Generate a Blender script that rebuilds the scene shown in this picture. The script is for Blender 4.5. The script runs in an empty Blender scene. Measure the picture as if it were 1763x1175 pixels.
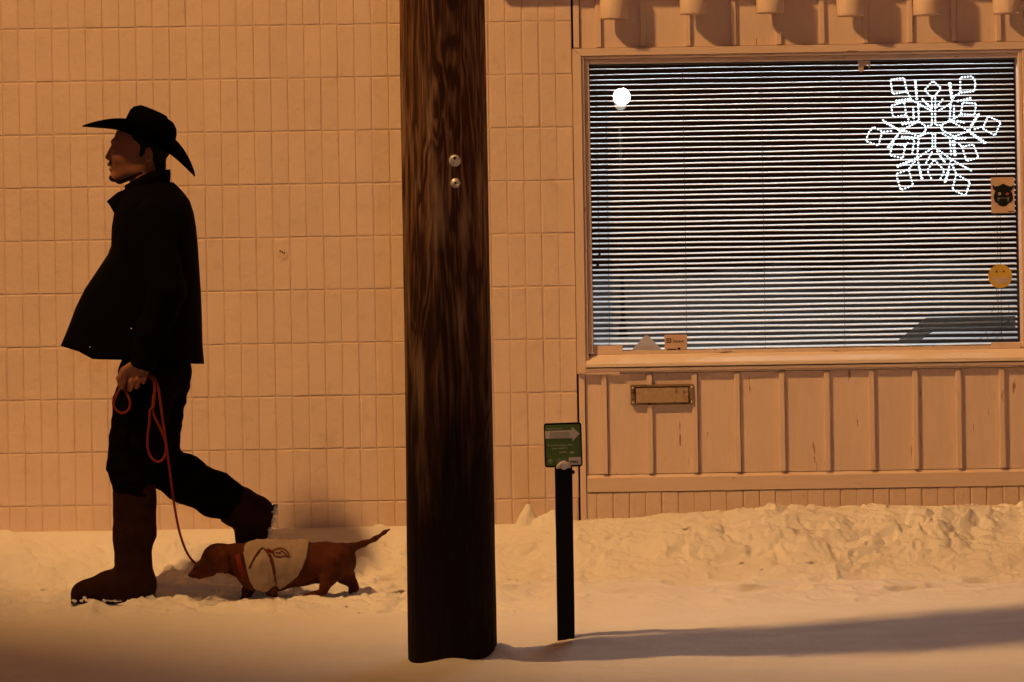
import bpy, math, random
import numpy as np
from mathutils import Matrix, Vector

random.seed(7)
RNG = np.random.default_rng(11)
SC = bpy.context.scene
COL = SC.collection

# ------------------------------------------------------------------ camera
W, H = 1763.0, 1175.0            # size of the photograph, used to measure from it
F = 5160.0                       # focal length in photograph pixels
DW = 12.0                        # camera to brick wall
CAMZ = 1.345
HX, HY = 881.5, 400.0            # optical axis in the photograph
ROLL = math.radians(0.9)
cs, sn = math.cos(ROLL), math.sin(ROLL)

cam_d = bpy.data.cameras.new('camera')
cam = bpy.data.objects.new('camera', cam_d)
COL.objects.link(cam)
cam_d.sensor_fit = 'HORIZONTAL'
cam_d.sensor_width = 36.0
cam_d.lens = F / W * 36.0
cam_d.shift_y = -(H / 2 - HY) / W
cam_d.clip_start = 0.1
cam_d.clip_end = 900.0
m = Matrix(((cs, sn, 0, 0), (0, 0, -1, -DW), (-sn, cs, 0, CAMZ), (0, 0, 0, 1)))
cam.matrix_world = m
SC.camera = cam


def P(px, py, d=DW):
    """photograph pixel at distance d in front of the camera -> world point"""
    u, v = (px - HX) / F * d, -(py - HY) / F * d
    return (u * cs + v * sn, d - DW, CAMZ - u * sn + v * cs)


def X(px, py=400, d=DW):
    return P(px, py, d)[0]


def Z(px, py, d=DW):
    return P(px, py, d)[2]


def pix(x, y, z):
    d = y + DW
    z = z - CAMZ
    u, v = (x * cs - z * sn) / d, (x * sn + z * cs) / d
    return HX + u * F, HY - v * F


# ------------------------------------------------------------------ night sky
world = bpy.data.worlds.new('World')
SC.world = world
world.use_nodes = True
wn = world.node_tree
wn.nodes.clear()
w_out = wn.nodes.new('ShaderNodeOutputWorld')
w_bg = wn.nodes.new('ShaderNodeBackground')
w_sky = wn.nodes.new('ShaderNodeTexSky')
w_sky.sky_type = 'NISHITA'
w_sky.sun_disc = False
w_sky.sun_elevation = math.radians(-6)
w_sky.sun_rotation = math.radians(200)
w_mul = wn.nodes.new('ShaderNodeMix')
w_mul.data_type = 'RGBA'
w_mul.blend_type = 'ADD'
w_mul.inputs[0].default_value = 1.0
# town glow on low winter cloud, the same in every direction
w_mul.inputs[7].default_value = (0.66, 0.215, 0.072, 1)
wn.links.new(w_sky.outputs[0], w_mul.inputs[6])
wn.links.new(w_mul.outputs[2], w_bg.inputs[0])
w_bg.inputs[1].default_value = 0.155
wn.links.new(w_bg.outputs[0], w_out.inputs[0])

# street lamp: sodium light on a bracket from the utility pole
LAMP = (-2.68, -2.90, 5.28)
LAMP_COLOR = (1.0, 0.50, 0.155)
LAMP_POWER = 30.0
# light in the shop behind the blinds
ROOM_POWER = 66.0

SC.view_settings.view_transform = 'Standard'
SC.view_settings.look = 'None'
SC.view_settings.exposure = 0.0
SC.view_settings.gamma = 1.0
SC.view_settings.use_curve_mapping = False
SC.render.engine = 'CYCLES'
SC.cycles.use_denoising = True
SC.cycles.max_bounces = 8
SC.cycles.diffuse_bounces = 4
SC.cycles.transparent_max_bounces = 12
SC.cycles.sample_clamp_indirect = 6.0
SC.cycles.caustics_reflective = False
SC.cycles.caustics_refractive = False

# ------------------------------------------------------------------ helpers
WORLD_LOC = {}


def empty(name, loc, label=None, cat=None, group=None, parent=None):
    o = bpy.data.objects.new(name, None)
    o.empty_display_size = 0.1
    COL.objects.link(o)
    return _place(o, loc, label, cat, group, parent)


def _place(o, loc, label, cat, group, parent):
    if parent is not None:
        o.parent = parent
        pl = WORLD_LOC[parent.name]
        o.location = (loc[0] - pl[0], loc[1] - pl[1], loc[2] - pl[2])
    else:
        o.location = loc
    WORLD_LOC[o.name] = tuple(loc)
    tag(o, label, cat, group)
    return o


def tag(o, label=None, cat=None, group=None, kind=None):
    if label:
        o['label'] = label
    if cat:
        o['category'] = cat
    if group:
        o['group'] = group
    if kind:
        o['kind'] = kind
    return o


def mesh(name, verts, faces, material=None, parent=None, label=None, cat=None, group=None,
         kind=None, smooth=False, origin=None):
    """verts in world space"""
    v = np.asarray(verts, dtype=np.float64).reshape(-1, 3)
    if origin is None:
        origin = tuple((v.min(0) + v.max(0)) / 2)
        if parent is None:
            origin = (origin[0], origin[1], float(v[:, 2].min()))
    me = bpy.data.meshes.new(name)
    vv = v - np.array(origin)
    if isinstance(faces, np.ndarray):
        n, k = faces.shape
        me.vertices.add(len(vv))
        me.vertices.foreach_set('co', vv.astype(np.float32).ravel())
        me.loops.add(n * k)
        me.loops.foreach_set('vertex_index', faces.astype(np.int32).ravel())
        me.polygons.add(n)
        me.polygons.foreach_set('loop_start', np.arange(0, n * k, k, dtype=np.int32))
        me.polygons.foreach_set('loop_total', np.full(n, k, dtype=np.int32))
        me.update(calc_edges=True)
    else:
        me.from_pydata([tuple(a) for a in vv], [], faces)
        me.update()
    if smooth:
        me.polygons.foreach_set('use_smooth', np.ones(len(me.polygons), dtype=bool))
    if material is not None:
        me.materials.append(material)
    o = bpy.data.objects.new(name, me)
    COL.objects.link(o)
    _place(o, origin, label, cat, group, parent)
    if kind:
        o['kind'] = kind
    return o


class MB:
    """collects shapes of one part"""

    def __init__(self):
        self.v, self.f = [], []

    def add(self, v, f):
        n = len(self.v)
        self.v += [tuple(a) for a in v]
        self.f += [tuple(i + n for i in q) for q in f]
        return self

    def box(self, x0, x1, y0, y1, z0, z1, b=0.0):
        """box with its edges chamfered by b"""
        if b <= 0:
            v = [(x, y, z) for x in (x0, x1) for y in (y0, y1) for z in (z0, z1)]
            f = [(0, 1, 3, 2), (4, 6, 7, 5), (0, 4, 5, 1), (2, 3, 7, 6), (0, 2, 6, 4), (1, 5, 7, 3)]
            return self.add(v, f)
        v, idx = [], {}
        lo, hi = (x0, y0, z0), (x1, y1, z1)
        for s in [(i, j, k) for i in (0, 1) for j in (0, 1) for k in (0, 1)]:
            for ax in range(3):
                p = []
                for a in range(3):
                    c = (lo, hi)[s[a]][a]
                    p.append(c if a == ax else c + (b if s[a] == 0 else -b))
                idx[(s, ax)] = len(v)
                v.append(p)
        f = []
        for ax in range(3):
            a1, a2 = (ax + 1) % 3, (ax + 2) % 3
            for side in (0, 1):
                q = []
                for i, j in ((0, 0), (1, 0), (1, 1), (0, 1)):
                    s = [0, 0, 0]
                    s[ax], s[a1], s[a2] = side, i, j
                    q.append(idx[(tuple(s), ax)])
                f.append(tuple(q if side else q[::-1]))
        for ax in range(3):
            a1, a2 = (ax + 1) % 3, (ax + 2) % 3
            for i in (0, 1):
                for j in (0, 1):
                    s0, s1 = [0, 0, 0], [0, 0, 0]
                    s0[a1] = s1[a1] = i
                    s0[a2] = s1[a2] = j
                    s0[ax], s1[ax] = 0, 1
                    s0, s1 = tuple(s0), tuple(s1)
                    q = (idx[(s0, a1)], idx[(s1, a1)], idx[(s1, a2)], idx[(s0, a2)])
                    f.append(q if (i != j) else q[::-1])
        for s in [(i, j, k) for i in (0, 1) for j in (0, 1) for k in (0, 1)]:
            q = (idx[(s, 0)], idx[(s, 1)], idx[(s, 2)])
            f.append(q if sum(s) % 2 else q[::-1])
        return self.add(v, f)

    def tube(self, pts, r, seg=8, cap=True):
        pts = [Vector(p) for p in pts]
        n = len(pts)
        rr = r if isinstance(r, (list, tuple)) else [r] * n
        v, f = [], []
        ref = None
        for i, p in enumerate(pts):
            t = (pts[min(i + 1, n - 1)] - pts[max(i - 1, 0)])
            t = t.normalized() if t.length > 1e-9 else Vector((0, 0, 1))
            if ref is None:
                ref = Vector((0, 1, 0)) if abs(t.y) < 0.9 else Vector((1, 0, 0))
            a = (ref - t * ref.dot(t)).normalized()
            b = t.cross(a)
            ref = a
            for k in range(seg):
                an = 2 * math.pi * k / seg
                v.append(p + (a * math.cos(an) + b * math.sin(an)) * rr[i])
        for i in range(n - 1):
            for k in range(seg):
                k2 = (k + 1) % seg
                f.append((i * seg + k, i * seg + k2, (i + 1) * seg + k2, (i + 1) * seg + k))
        if cap:
            f.append(tuple(range(seg))[::-1])
            f.append(tuple((n - 1) * seg + k for k in range(seg)))
        return self.add(v, f)

    def prism(self, poly, y0, y1):
        """x,z outline with thickness in y (front face at y0)"""
        n = len(poly)
        v = [(p[0], y0, p[1]) for p in poly] + [(p[0], y1, p[1]) for p in poly]
        area = sum(poly[i][0] * poly[(i + 1) % n][1] - poly[(i + 1) % n][0] * poly[i][1] for i in range(n))
        fr = tuple(range(n)) if area > 0 else tuple(range(n))[::-1]
        f = [fr, tuple(i + n for i in fr[::-1])]
        for i in range(n):
            j = (i + 1) % n
            f.append((i, i + n, j + n, j) if area > 0 else (i, j, j + n, i + n))
        return self.add(v, f)

    def disc(self, cx, cz, r, y0, y1, seg=32):
        return self.prism([(cx + r * math.cos(2 * math.pi * k / seg), cz + r * math.sin(2 * math.pi * k / seg))
                           for k in range(seg)], y0, y1)

    def ball(self, c, r, sub=1, s=(1, 1, 1)):
        seg, rings = (8, 5) if sub == 1 else (14, 9)
        v = [(c[0], c[1], c[2] + r * s[2])]
        for i in range(1, rings):
            th = math.pi * i / rings
            for k in range(seg):
                an = 2 * math.pi * k / seg
                v.append((c[0] + r * s[0] * math.sin(th) * math.cos(an), c[1] + r * s[1] * math.sin(th) * math.sin(an),
                          c[2] + r * s[2] * math.cos(th)))
        v.append((c[0], c[1], c[2] - r * s[2]))
        f = [(0, 1 + k, 1 + (k + 1) % seg) for k in range(seg)]
        for i in range(rings - 2):
            for k in range(seg):
                a, b = 1 + i * seg + k, 1 + i * seg + (k + 1) % seg
                f.append((a, a + seg, b + seg, b))
        e = 1 + (rings - 2) * seg
        f += [(e + k, len(v) - 1, e + (k + 1) % seg) for k in range(seg)]
        return self.add(v, f)

    def build(self, name, material, parent=None, **kw):
        return mesh(name, self.v, self.f, material, parent, **kw)


def catmull(pts, n=8):
    pts = [np.array(p, float) for p in pts]
    q = [2 * pts[0] - pts[1]] + pts + [2 * pts[-1] - pts[-2]]
    out = []
    for i in range(1, len(q) - 2):
        a, b, c, d = q[i - 1:i + 3]
        for k in range(n):
            t = k / n
            out.append(0.5 * (2 * b + (c - a) * t + (2 * a - 5 * b + 4 * c - d) * t * t + (3 * b - a - 3 * c + d) * t ** 3))
    out.append(pts[-1])
    return [tuple(p) for p in out]


def lettering(txt, size, x, y, z, material, parent, name='lettering', rot=0.0, align='LEFT', bold=0.0):
    cu = bpy.data.curves.new('t', 'FONT')
    cu.body = txt
    cu.size = size
    cu.align_x = align
    cu.extrude = 0.0003
    cu.offset = bold
    cu.resolution_u = 2
    o = bpy.data.objects.new('t', cu)
    COL.objects.link(o)
    dg = bpy.context.evaluated_depsgraph_get()
    me = bpy.data.meshes.new_from_object(o.evaluated_get(dg))
    vs = [tuple(v.co) for v in me.vertices]
    fs = [tuple(p.vertices) for p in me.polygons]
    bpy.data.objects.remove(o)
    c, s = math.cos(rot), math.sin(rot)
    vs = [(x + a * c - b * s, y - e, z + a * s + b * c) for a, b, e in vs]
    return mesh(name, vs, fs, material, parent)


# ---- smooth distance-field modelling for bodies and soft things
class Field:
    def __init__(self, lo, hi, h):
        self.lo, self.h = np.array(lo, float), h
        self.n = np.ceil((np.array(hi) - self.lo) / h).astype(int) + 1
        self.f = np.full(self.n, 0.5, np.float32)

    def _sub(self, pts, pad):
        pts = np.array(pts, float).reshape(-1, 3)
        a = np.clip(np.floor((pts.min(0) - pad - self.lo) / self.h).astype(int), 0, self.n)
        b = np.clip(np.ceil((pts.max(0) + pad - self.lo) / self.h).astype(int) + 1, 0, self.n)
        sl = tuple(slice(i, j) for i, j in zip(a, b))
        g = [self.lo[k] + self.h * np.arange(a[k], b[k]) for k in range(3)]
        return sl, np.meshgrid(*g, indexing='ij', sparse=True)

    def _mix(self, sl, d, k, op):
        f = self.f[sl]
        if op == 'cut':
            d = -d
            hh = np.clip(0.5 - 0.5 * (f - d) / k, 0, 1) if k > 0 else (f < d)
            r = f * (1 - hh) + d * hh + (k * hh * (1 - hh) if k > 0 else 0)
        else:
            hh = np.clip(0.5 + 0.5 * (f - d) / k, 0, 1)
            r = f * (1 - hh) + d * hh - k * hh * (1 - hh)
        self.f[sl] = r

    def cone(self, a, b, r1, r2, k=0.01, sy=1.0, op='add'):
        """round cone from a to b, stretched by sy across y"""
        a, b = np.array(a, float), np.array(b, float)
        sl, (x, y, z) = self._sub([a, b], max(r1, r2) * max(sy, 1) + 4 * k + 0.02)
        ab = b - a
        ab2 = (ab ** 2).sum() + 1e-12
        yy = a[1] + (y - a[1]) / sy if sy != 1 else y
        if sy != 1:
            # keep the axis itself unstretched
            t0 = ((x - a[0]) * ab[0] + (z - a[2]) * ab[2]) / (ab[0] ** 2 + ab[2] ** 2 + 1e-12)
            ay = a[1] + np.clip(t0, 0, 1) * ab[1]
            yy = ay + (y - ay) / sy
        t = np.clip(((x - a[0]) * ab[0] + (yy - a[1]) * ab[1] + (z - a[2]) * ab[2]) / ab2, 0, 1)
        d = np.sqrt((x - a[0] - t * ab[0]) ** 2 + (yy - a[1] - t * ab[1]) ** 2 + (z - a[2] - t * ab[2]) ** 2) - (r1 + (r2 - r1) * t)
        self._mix(sl, d.astype(np.float32), k, op)
        return self

    def chain(self, pts, rs, k=0.01, sy=1.0):
        for i in range(len(pts) - 1):
            self.cone(pts[i], pts[i + 1], rs[i], rs[i + 1], k, sy)
        return self

    def ell(self, c, r, k=0.01, op='add'):
        c, r = np.array(c, float), np.array(r, float)
        sl, (x, y, z) = self._sub([c - r, c + r], 4 * k + 0.02)
        q = np.sqrt(((x - c[0]) / r[0]) ** 2 + ((y - c[1]) / r[1]) ** 2 + ((z - c[2]) / r[2]) ** 2)
        q2 = np.sqrt(((x - c[0]) / r[0] ** 2) ** 2 + ((y - c[1]) / r[1] ** 2) ** 2 + ((z - c[2]) / r[2] ** 2) ** 2) + 1e-9
        self._mix(sl, (q * (q - 1) / q2).astype(np.float32), k, op)
        return self

    def grid(self):
        return np.meshgrid(*[self.lo[k] + self.h * np.arange(self.n[k]) for k in range(3)], indexing='ij', sparse=True)

    def clip(self, nrm, pt, k=0.0):
        """keep the side n.(p-pt) < 0"""
        x, y, z = self.grid()
        nrm = np.array(nrm, float)
        nrm /= np.linalg.norm(nrm)
        d = ((x - pt[0]) * nrm[0] + (y - pt[1]) * nrm[1] + (z - pt[2]) * nrm[2]).astype(np.float32)
        self.f = np.maximum(self.f, d)
        return self

    def rough(self, amp, scale, seed=0, stretch=(1, 1, 1)):
        x, y, z = self.grid()
        self.f = self.f + (amp * noise3(x / scale * stretch[0], y / scale * stretch[1], z / scale * stretch[2], seed)).astype(np.float32)
        return self

    def front(self, x, z):
        """first y met from the camera side"""
        i, k = int(round((x - self.lo[0]) / self.h)), int(round((z - self.lo[2]) / self.h))
        col = self.f[min(max(i, 0), self.n[0] - 1), :, min(max(k, 0), self.n[2] - 1)]
        j = np.argmax(col < 0)
        if col[j] >= 0:
            return None
        return self.lo[1] + self.h * (j - (col[j] / (col[j] - col[j - 1]) if j > 0 else 0))

    def surface(self):
        f, n = self.f, self.n
        s = f < 0
        c = n - 1
        cnt = np.zeros(c, np.float32)
        acc = [np.zeros(c, np.float32) for _ in range(3)]
        off = [(0, 0, 0), (1, 0, 0), (0, 1, 0), (1, 1, 0), (0, 0, 1), (1, 0, 1), (0, 1, 1), (1, 1, 1)]

        def cor(a, o):
            return a[o[0]:o[0] + c[0], o[1]:o[1] + c[1], o[2]:o[2] + c[2]]
        for o1 in off:
            for ax in range(3):
                if o1[ax]:
                    continue
                o2 = list(o1)
                o2[ax] = 1
                f1, f2 = cor(f, o1), cor(f, o2)
                mk = (f1 < 0) != (f2 < 0)
                t = np.where(mk, f1 / np.where(mk, f1 - f2, 1), 0)
                cnt += mk
                for k in range(3):
                    acc[k] += np.where(mk, o1[k] + (t if k == ax else 0), 0)
        act = cnt > 0
        ids = np.full(c, -1, np.int64)
        ids[act] = np.arange(act.sum())
        ii = np.argwhere(act)
        v = np.stack([acc[k][act] / cnt[act] for k in range(3)], 1) + ii
        v = self.lo + v * self.h
        quads = []
        for ax in range(3):
            a1, a2 = (ax + 1) % 3, (ax + 2) % 3
            sl1, sl2 = [slice(None)] * 3, [slice(None)] * 3
            sl1[ax], sl2[ax] = slice(0, -1), slice(1, None)
            s1, s2 = s[tuple(sl1)], s[tuple(sl2)]
            e = np.argwhere(s1 != s2)
            if not len(e):
                continue
            ok = (e[:, a1] > 0) & (e[:, a2] > 0) & (e[:, a1] < c[a1]) & (e[:, a2] < c[a2])
            e = e[ok]
            ins = s1[tuple(e.T)]
            q = []
            for d1, d2 in ((0, 0), (-1, 0), (-1, -1), (0, -1)):
                g = e.copy()
                g[:, a1] += d1
                g[:, a2] += d2
                q.append(ids[tuple(g.T)])
            q = np.stack(q, 1)
            q[~ins] = q[~ins][:, ::-1]
            quads.append(q)
        return v, np.concatenate(quads).astype(np.int32)

    def build(self, name, material, parent=None, **kw):
        v, f = self.surface()
        return mesh(name, v, f, material, parent, smooth=True, **kw)


def _h(ix, iy, iz, seed):
    a = (ix.astype(np.int64) * 374761393 + iy.astype(np.int64) * 668265263 + iz.astype(np.int64) * 2147483647 + seed * 974634777) & 0xffffffff
    a = ((a ^ (a >> 13)) * 1274126177) & 0xffffffff
    a = ((a ^ (a >> 16)) * 2246822519) & 0xffffffff
    return ((a ^ (a >> 15)) & 0xffffff) / float(0xffffff) * 2 - 1


def noise3(x, y, z, seed=0):
    x, y, z = np.broadcast_arrays(np.asarray(x, float), np.asarray(y, float), np.asarray(z, float))
    ix, iy, iz = np.floor(x), np.floor(y), np.floor(z)
    fx, fy, fz = x - ix, y - iy, z - iz
    ux, uy, uz = [t * t * (3 - 2 * t) for t in (fx, fy, fz)]
    r = 0
    for a in (0, 1):
        for b in (0, 1):
            for c in (0, 1):
                w = (ux if a else 1 - ux) * (uy if b else 1 - uy) * (uz if c else 1 - uz)
                r = r + w * _h(ix + a, iy + b, iz + c, seed)
    return r


def noise2(x, y, seed=0):
    x, y = np.asarray(x, float), np.asarray(y, float)
    ix, iy = np.floor(x), np.floor(y)
    ux, uy = [t * t * t * (t * (6 * t - 15) + 10) for t in (x - ix, y - iy)]
    zz = np.zeros_like(ix)
    r = 0
    for a in (0, 1):
        for b in (0, 1):
            r = r + (ux if a else 1 - ux) * (uy if b else 1 - uy) * _h(ix + a, iy + b, zz, seed)
    return r


def fbm(x, y, s, o=4, seed=0, gain=0.5):
    r, a = 0, 1.0
    for k in range(o):
        c, q = math.cos(0.6 * k), math.sin(0.6 * k)
        r = r + a * noise2((x * c - y * q) / s + 7.3 * k, (x * q + y * c) / s - 3.1 * k, seed + k)
        a *= gain
        s *= 0.5
    return r


def worley(x, y, s, seed=0):
    """distance to nearest feature and a random height of its cell"""
    x, y = x / s, y / s
    ix, iy = np.floor(x), np.floor(y)
    zz = np.zeros_like(ix)
    best = np.full(x.shape, 9.0)
    sec = np.full(x.shape, 9.0)
    val = np.zeros(x.shape)
    for a in (-1, 0, 1):
        for b in (-1, 0, 1):
            cx, cy = ix + a, iy + b
            dx = cx + 0.5 + 0.45 * _h(cx, cy, zz, seed) - x
            dy = cy + 0.5 + 0.45 * _h(cx, cy, zz, seed + 9) - y
            d = np.sqrt(dx * dx + dy * dy)
            nb = d < best
            sec = np.where(nb, best, np.minimum(sec, d))
            val = np.where(nb, _h(cx, cy, zz, seed + 5), val)
            best = np.where(nb, d, best)
    return best, sec, val


def sstep(a, b, x):
    t = np.clip((x - a) / (b - a), 0, 1)
    return t * t * (3 - 2 * t)


# ------------------------------------------------------------------ materials
MATS = {}


def material(name, color, rough=0.7, spec=0.3, metal=0.0, var=0.0, vscale=8.0, color2=None, c2_lo=0.5, c2_hi=0.6,
             c2_scale=6.0, stretch=(1, 1, 1), bump=0.0, bscale=60.0, bump2=0.0, b2scale=400.0, emit=0.0, sss=0.0,
             bstretch=None, alpha=1.0, detail=5.0, rand=0.0, sheen=0.0):
    mt = bpy.data.materials.new(name)
    mt.use_nodes = True
    nt = mt.node_tree
    b = nt.nodes['Principled BSDF']
    L = nt.links.new
    b.inputs['Roughness'].default_value = rough
    b.inputs['Specular IOR Level'].default_value = spec
    b.inputs['Metallic'].default_value = metal
    b.inputs['Base Color'].default_value = (*color, 1)
    if sheen:
        b.inputs['Sheen Weight'].default_value = sheen
    if sss > 0:
        b.inputs['Subsurface Weight'].default_value = sss
        b.inputs['Subsurface Radius'].default_value = (0.02, 0.016, 0.012)
        b.inputs['Subsurface Scale'].default_value = 0.4
    if emit > 0:
        b.inputs['Emission Color'].default_value = (*color, 1)
        b.inputs['Emission Strength'].default_value = emit
    geo = nt.nodes.new('ShaderNodeNewGeometry')

    def coords(st):
        mp = nt.nodes.new('ShaderNodeMapping')
        mp.inputs['Scale'].default_value = st
        L(geo.outputs['Position'], mp.inputs['Vector'])
        return mp.outputs[0]

    def nz(scale, st, det=detail):
        n = nt.nodes.new('ShaderNodeTexNoise')
        n.inputs['Scale'].default_value = scale
        n.inputs['Detail'].default_value = det
        n.inputs['Roughness'].default_value = 0.6
        L(coords(st), n.inputs['Vector'])
        return n.outputs[0]

    cur = None
    if var > 0 or color2 is not None or rand > 0:
        rgb = nt.nodes.new('ShaderNodeRGB')
        rgb.outputs[0].default_value = (*color, 1)
        cur = rgb.outputs[0]
        if color2 is not None:
            rp = nt.nodes.new('ShaderNodeMapRange')
            rp.inputs[1].default_value = c2_lo
            rp.inputs[2].default_value = c2_hi
            L(nz(c2_scale, stretch), rp.inputs[0])
            mx = nt.nodes.new('ShaderNodeMix')
            mx.data_type = 'RGBA'
            L(rp.outputs[0], mx.inputs[0])
            L(cur, mx.inputs[6])
            mx.inputs[7].default_value = (*color2, 1)
            cur = mx.outputs[2]
        if var > 0:
            rp = nt.nodes.new('ShaderNodeMapRange')
            rp.inputs[1].default_value = 0.25
            rp.inputs[2].default_value = 0.75
            rp.inputs[3].default_value = 1 - var
            rp.inputs[4].default_value = 1 + var
            L(nz(vscale, stretch), rp.inputs[0])
            hs = nt.nodes.new('ShaderNodeHueSaturation')
            L(rp.outputs[0], hs.inputs['Value'])
            L(cur, hs.inputs['Color'])
            cur = hs.outputs[0]
        if rand > 0:
            oi = nt.nodes.new('ShaderNodeObjectInfo')
            rp = nt.nodes.new('ShaderNodeMapRange')
            rp.inputs[3].default_value = 1 - rand
            rp.inputs[4].default_value = 1 + rand
            L(oi.outputs['Random'], rp.inputs[0])
            hs = nt.nodes.new('ShaderNodeHueSaturation')
            L(rp.outputs[0], hs.inputs['Value'])
            L(cur, hs.inputs['Color'])
            cur = hs.outputs[0]
        L(cur, b.inputs['Base Color'])
    nrm = None
    for amt, scl, det in ((bump, bscale, 4.0), (bump2, b2scale, 2.0)):
        if amt > 0:
            bp = nt.nodes.new('ShaderNodeBump')
            bp.inputs['Strength'].default_value = 1.0
            bp.inputs['Distance'].default_value = amt
            L(nz(scl, bstretch or (1, 1, 1), det), bp.inputs['Height'])
            if nrm is not None:
                L(nrm, bp.inputs['Normal'])
            nrm = bp.outputs[0]
    if nrm is not None:
        L(nrm, b.inputs['Normal'])
    if alpha < 1:
        b.inputs['Alpha'].default_value = alpha
    MATS[name] = mt
    return mt


PAINT = (0.76, 0.605, 0.52)
M_BRICK = material('painted_brick', PAINT, rough=0.75, spec=0.2, var=0.05, vscale=3.0, bump=0.0046, bscale=30, bump2=0.0010, b2scale=260, rand=0.03,
                   color2=(0.69, 0.545, 0.46), c2_lo=0.55, c2_hi=0.72, c2_scale=14)
M_MORTAR = material('painted_mortar', (0.66, 0.50, 0.41), rough=0.85, spec=0.1, var=0.1, vscale=20, bump=0.0012, bscale=80)
M_TIMBER = material('painted_timber', PAINT, rough=0.6, spec=0.3, var=0.05, vscale=9, stretch=(5, 5, 0.6), rand=0.03,
                    color2=(0.30, 0.17, 0.10), c2_lo=0.665, c2_hi=0.70, c2_scale=9, bump=0.0010, bscale=40, bstretch=(4, 4, 0.4), bump2=0.0004, b2scale=240)
M_TRIM = material('painted_trim', PAINT, rough=0.6, spec=0.3, var=0.05, vscale=9, stretch=(0.6, 5, 5), rand=0.02,
                  color2=(0.26, 0.14, 0.08), c2_lo=0.65, c2_hi=0.69, c2_scale=10, bump=0.0010, bscale=40, bstretch=(0.4, 4, 4), bump2=0.0004, b2scale=240)
M_SNOW = material('snow', (0.80, 0.79, 0.80), rough=0.7, spec=0.2, sss=0.0, var=0.03, vscale=5, bump=0.0036, bscale=40, bump2=0.0024, b2scale=140)
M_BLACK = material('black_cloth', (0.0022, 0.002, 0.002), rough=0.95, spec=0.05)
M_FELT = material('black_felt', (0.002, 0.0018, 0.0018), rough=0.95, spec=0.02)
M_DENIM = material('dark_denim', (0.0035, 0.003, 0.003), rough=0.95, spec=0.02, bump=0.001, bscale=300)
M_BOOT = material('dark_brown_rubber', (0.024, 0.009, 0.006), rough=0.85, spec=0.08, var=0.25, vscale=25, bump=0.001, bscale=120)
M_SKIN = material('skin', (0.29, 0.125, 0.07), rough=0.6, spec=0.25, var=0.08, vscale=40)
M_HAIR = material('black_hair', (0.008, 0.006, 0.005), rough=0.8, spec=0.15, bump=0.001, bscale=250)
M_STUBBLE = material('stubble', (0.035, 0.02, 0.014), rough=0.9, spec=0.1)
M_LEASH = material('red_rope', (0.22, 0.03, 0.022), rough=0.75, spec=0.15, var=0.3, vscale=260, bump=0.001, bscale=400)
M_DOG = material('brown_dog_coat', (0.072, 0.019, 0.007), rough=0.8, spec=0.1, var=0.35, vscale=14, color2=(0.030, 0.009, 0.004), c2_lo=0.48, c2_hi=0.66, c2_scale=9, bump=0.0025, bscale=220, bstretch=(0.35, 1, 1))
M_DOGDARK = material('black_nose', (0.006, 0.005, 0.005), rough=0.4, spec=0.4)
M_SHIRT = material('off_white_jersey', (0.29, 0.22, 0.175), rough=0.9, spec=0.05, var=0.08, vscale=20, bump=0.002, bscale=45)
M_MAROON = material('maroon_trim', (0.075, 0.022, 0.012), rough=0.85, spec=0.1)
M_REDPRINT = material('red_print', (0.15, 0.022, 0.012), rough=0.85, spec=0.1)
M_METAL = material('galvanised_cap', (0.92, 0.90, 0.88), rough=0.4, spec=0.6, metal=0.25, var=0.1, vscale=90)
M_RUST = material('rusty_brass', (0.30, 0.20, 0.10), rough=0.55, spec=0.4, metal=0.3, var=0.25, vscale=60, color2=(0.07, 0.025, 0.01), c2_lo=0.5, c2_hi=0.62, c2_scale=22, bump=0.001, bscale=160)
M_POST = material('black_post_paint', (0.004, 0.004, 0.004), rough=0.7, spec=0.15)
M_SIGN = material('sign_green', (0.10, 0.20, 0.045), rough=0.5, spec=0.3, var=0.08, vscale=60)
M_WHITEINK = material('sign_white', (0.74, 0.72, 0.72), rough=0.5, spec=0.3)
M_GREYINK = material('sign_grey_worn', (0.52, 0.50, 0.49), rough=0.6, spec=0.2)
M_DARKINK = material('dark_ink', (0.03, 0.02, 0.02), rough=0.6, spec=0.2)
M_SLAT = material('white_slat', (0.80, 0.80, 0.81), rough=0.45, spec=0.3)
M_CORD = material('dark_cord', (0.03, 0.03, 0.032), rough=0.8, spec=0.1)
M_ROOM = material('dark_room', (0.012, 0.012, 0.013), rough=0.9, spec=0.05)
M_LED = material('led_white', (0.78, 0.92, 1.0), rough=0.4, emit=2.2)
M_WIRE = material('frosted_rope', (0.55, 0.6, 0.65), rough=0.4, spec=0.3)
M_PAPER = material('tan_card', (0.62, 0.45, 0.36), rough=0.7, spec=0.1)
M_PLASTER = material('grey_paper', (0.52, 0.43, 0.40), rough=0.8, spec=0.1, var=0.06, vscale=60)
M_INK = material('mask_ink', (0.012, 0.014, 0.014), rough=0.7, spec=0.1, var=0.4, vscale=150)
M_INK2 = material('mask_grey', (0.16, 0.15, 0.16), rough=0.7, spec=0.1)
M_EYEW = material('mask_eye', (0.6, 0.55, 0.45), rough=0.7, spec=0.1)
M_EYER = material('mask_eye_red', (0.6, 0.12, 0.1), rough=0.7, spec=0.1)
M_YELLOW = material('yellow_plastic', (0.80, 0.52, 0.02), rough=0.4, spec=0.4)
M_TEETH = material('white_grin', (0.72, 0.55, 0.48), rough=0.4, spec=0.4)
M_PIPE = material('painted_pipe', (0.80, 0.64, 0.54), rough=0.5, spec=0.35, var=0.05, vscale=12, bump=0.0004, bscale=120)
M_DARKPANEL = material('dark_grey_plastic', (0.055, 0.06, 0.058), rough=0.5, spec=0.3, var=0.15, vscale=30)
M_STEEL = material('lamp_steel', (0.25, 0.25, 0.25), rough=0.5, spec=0.5, metal=0.7)


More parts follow.
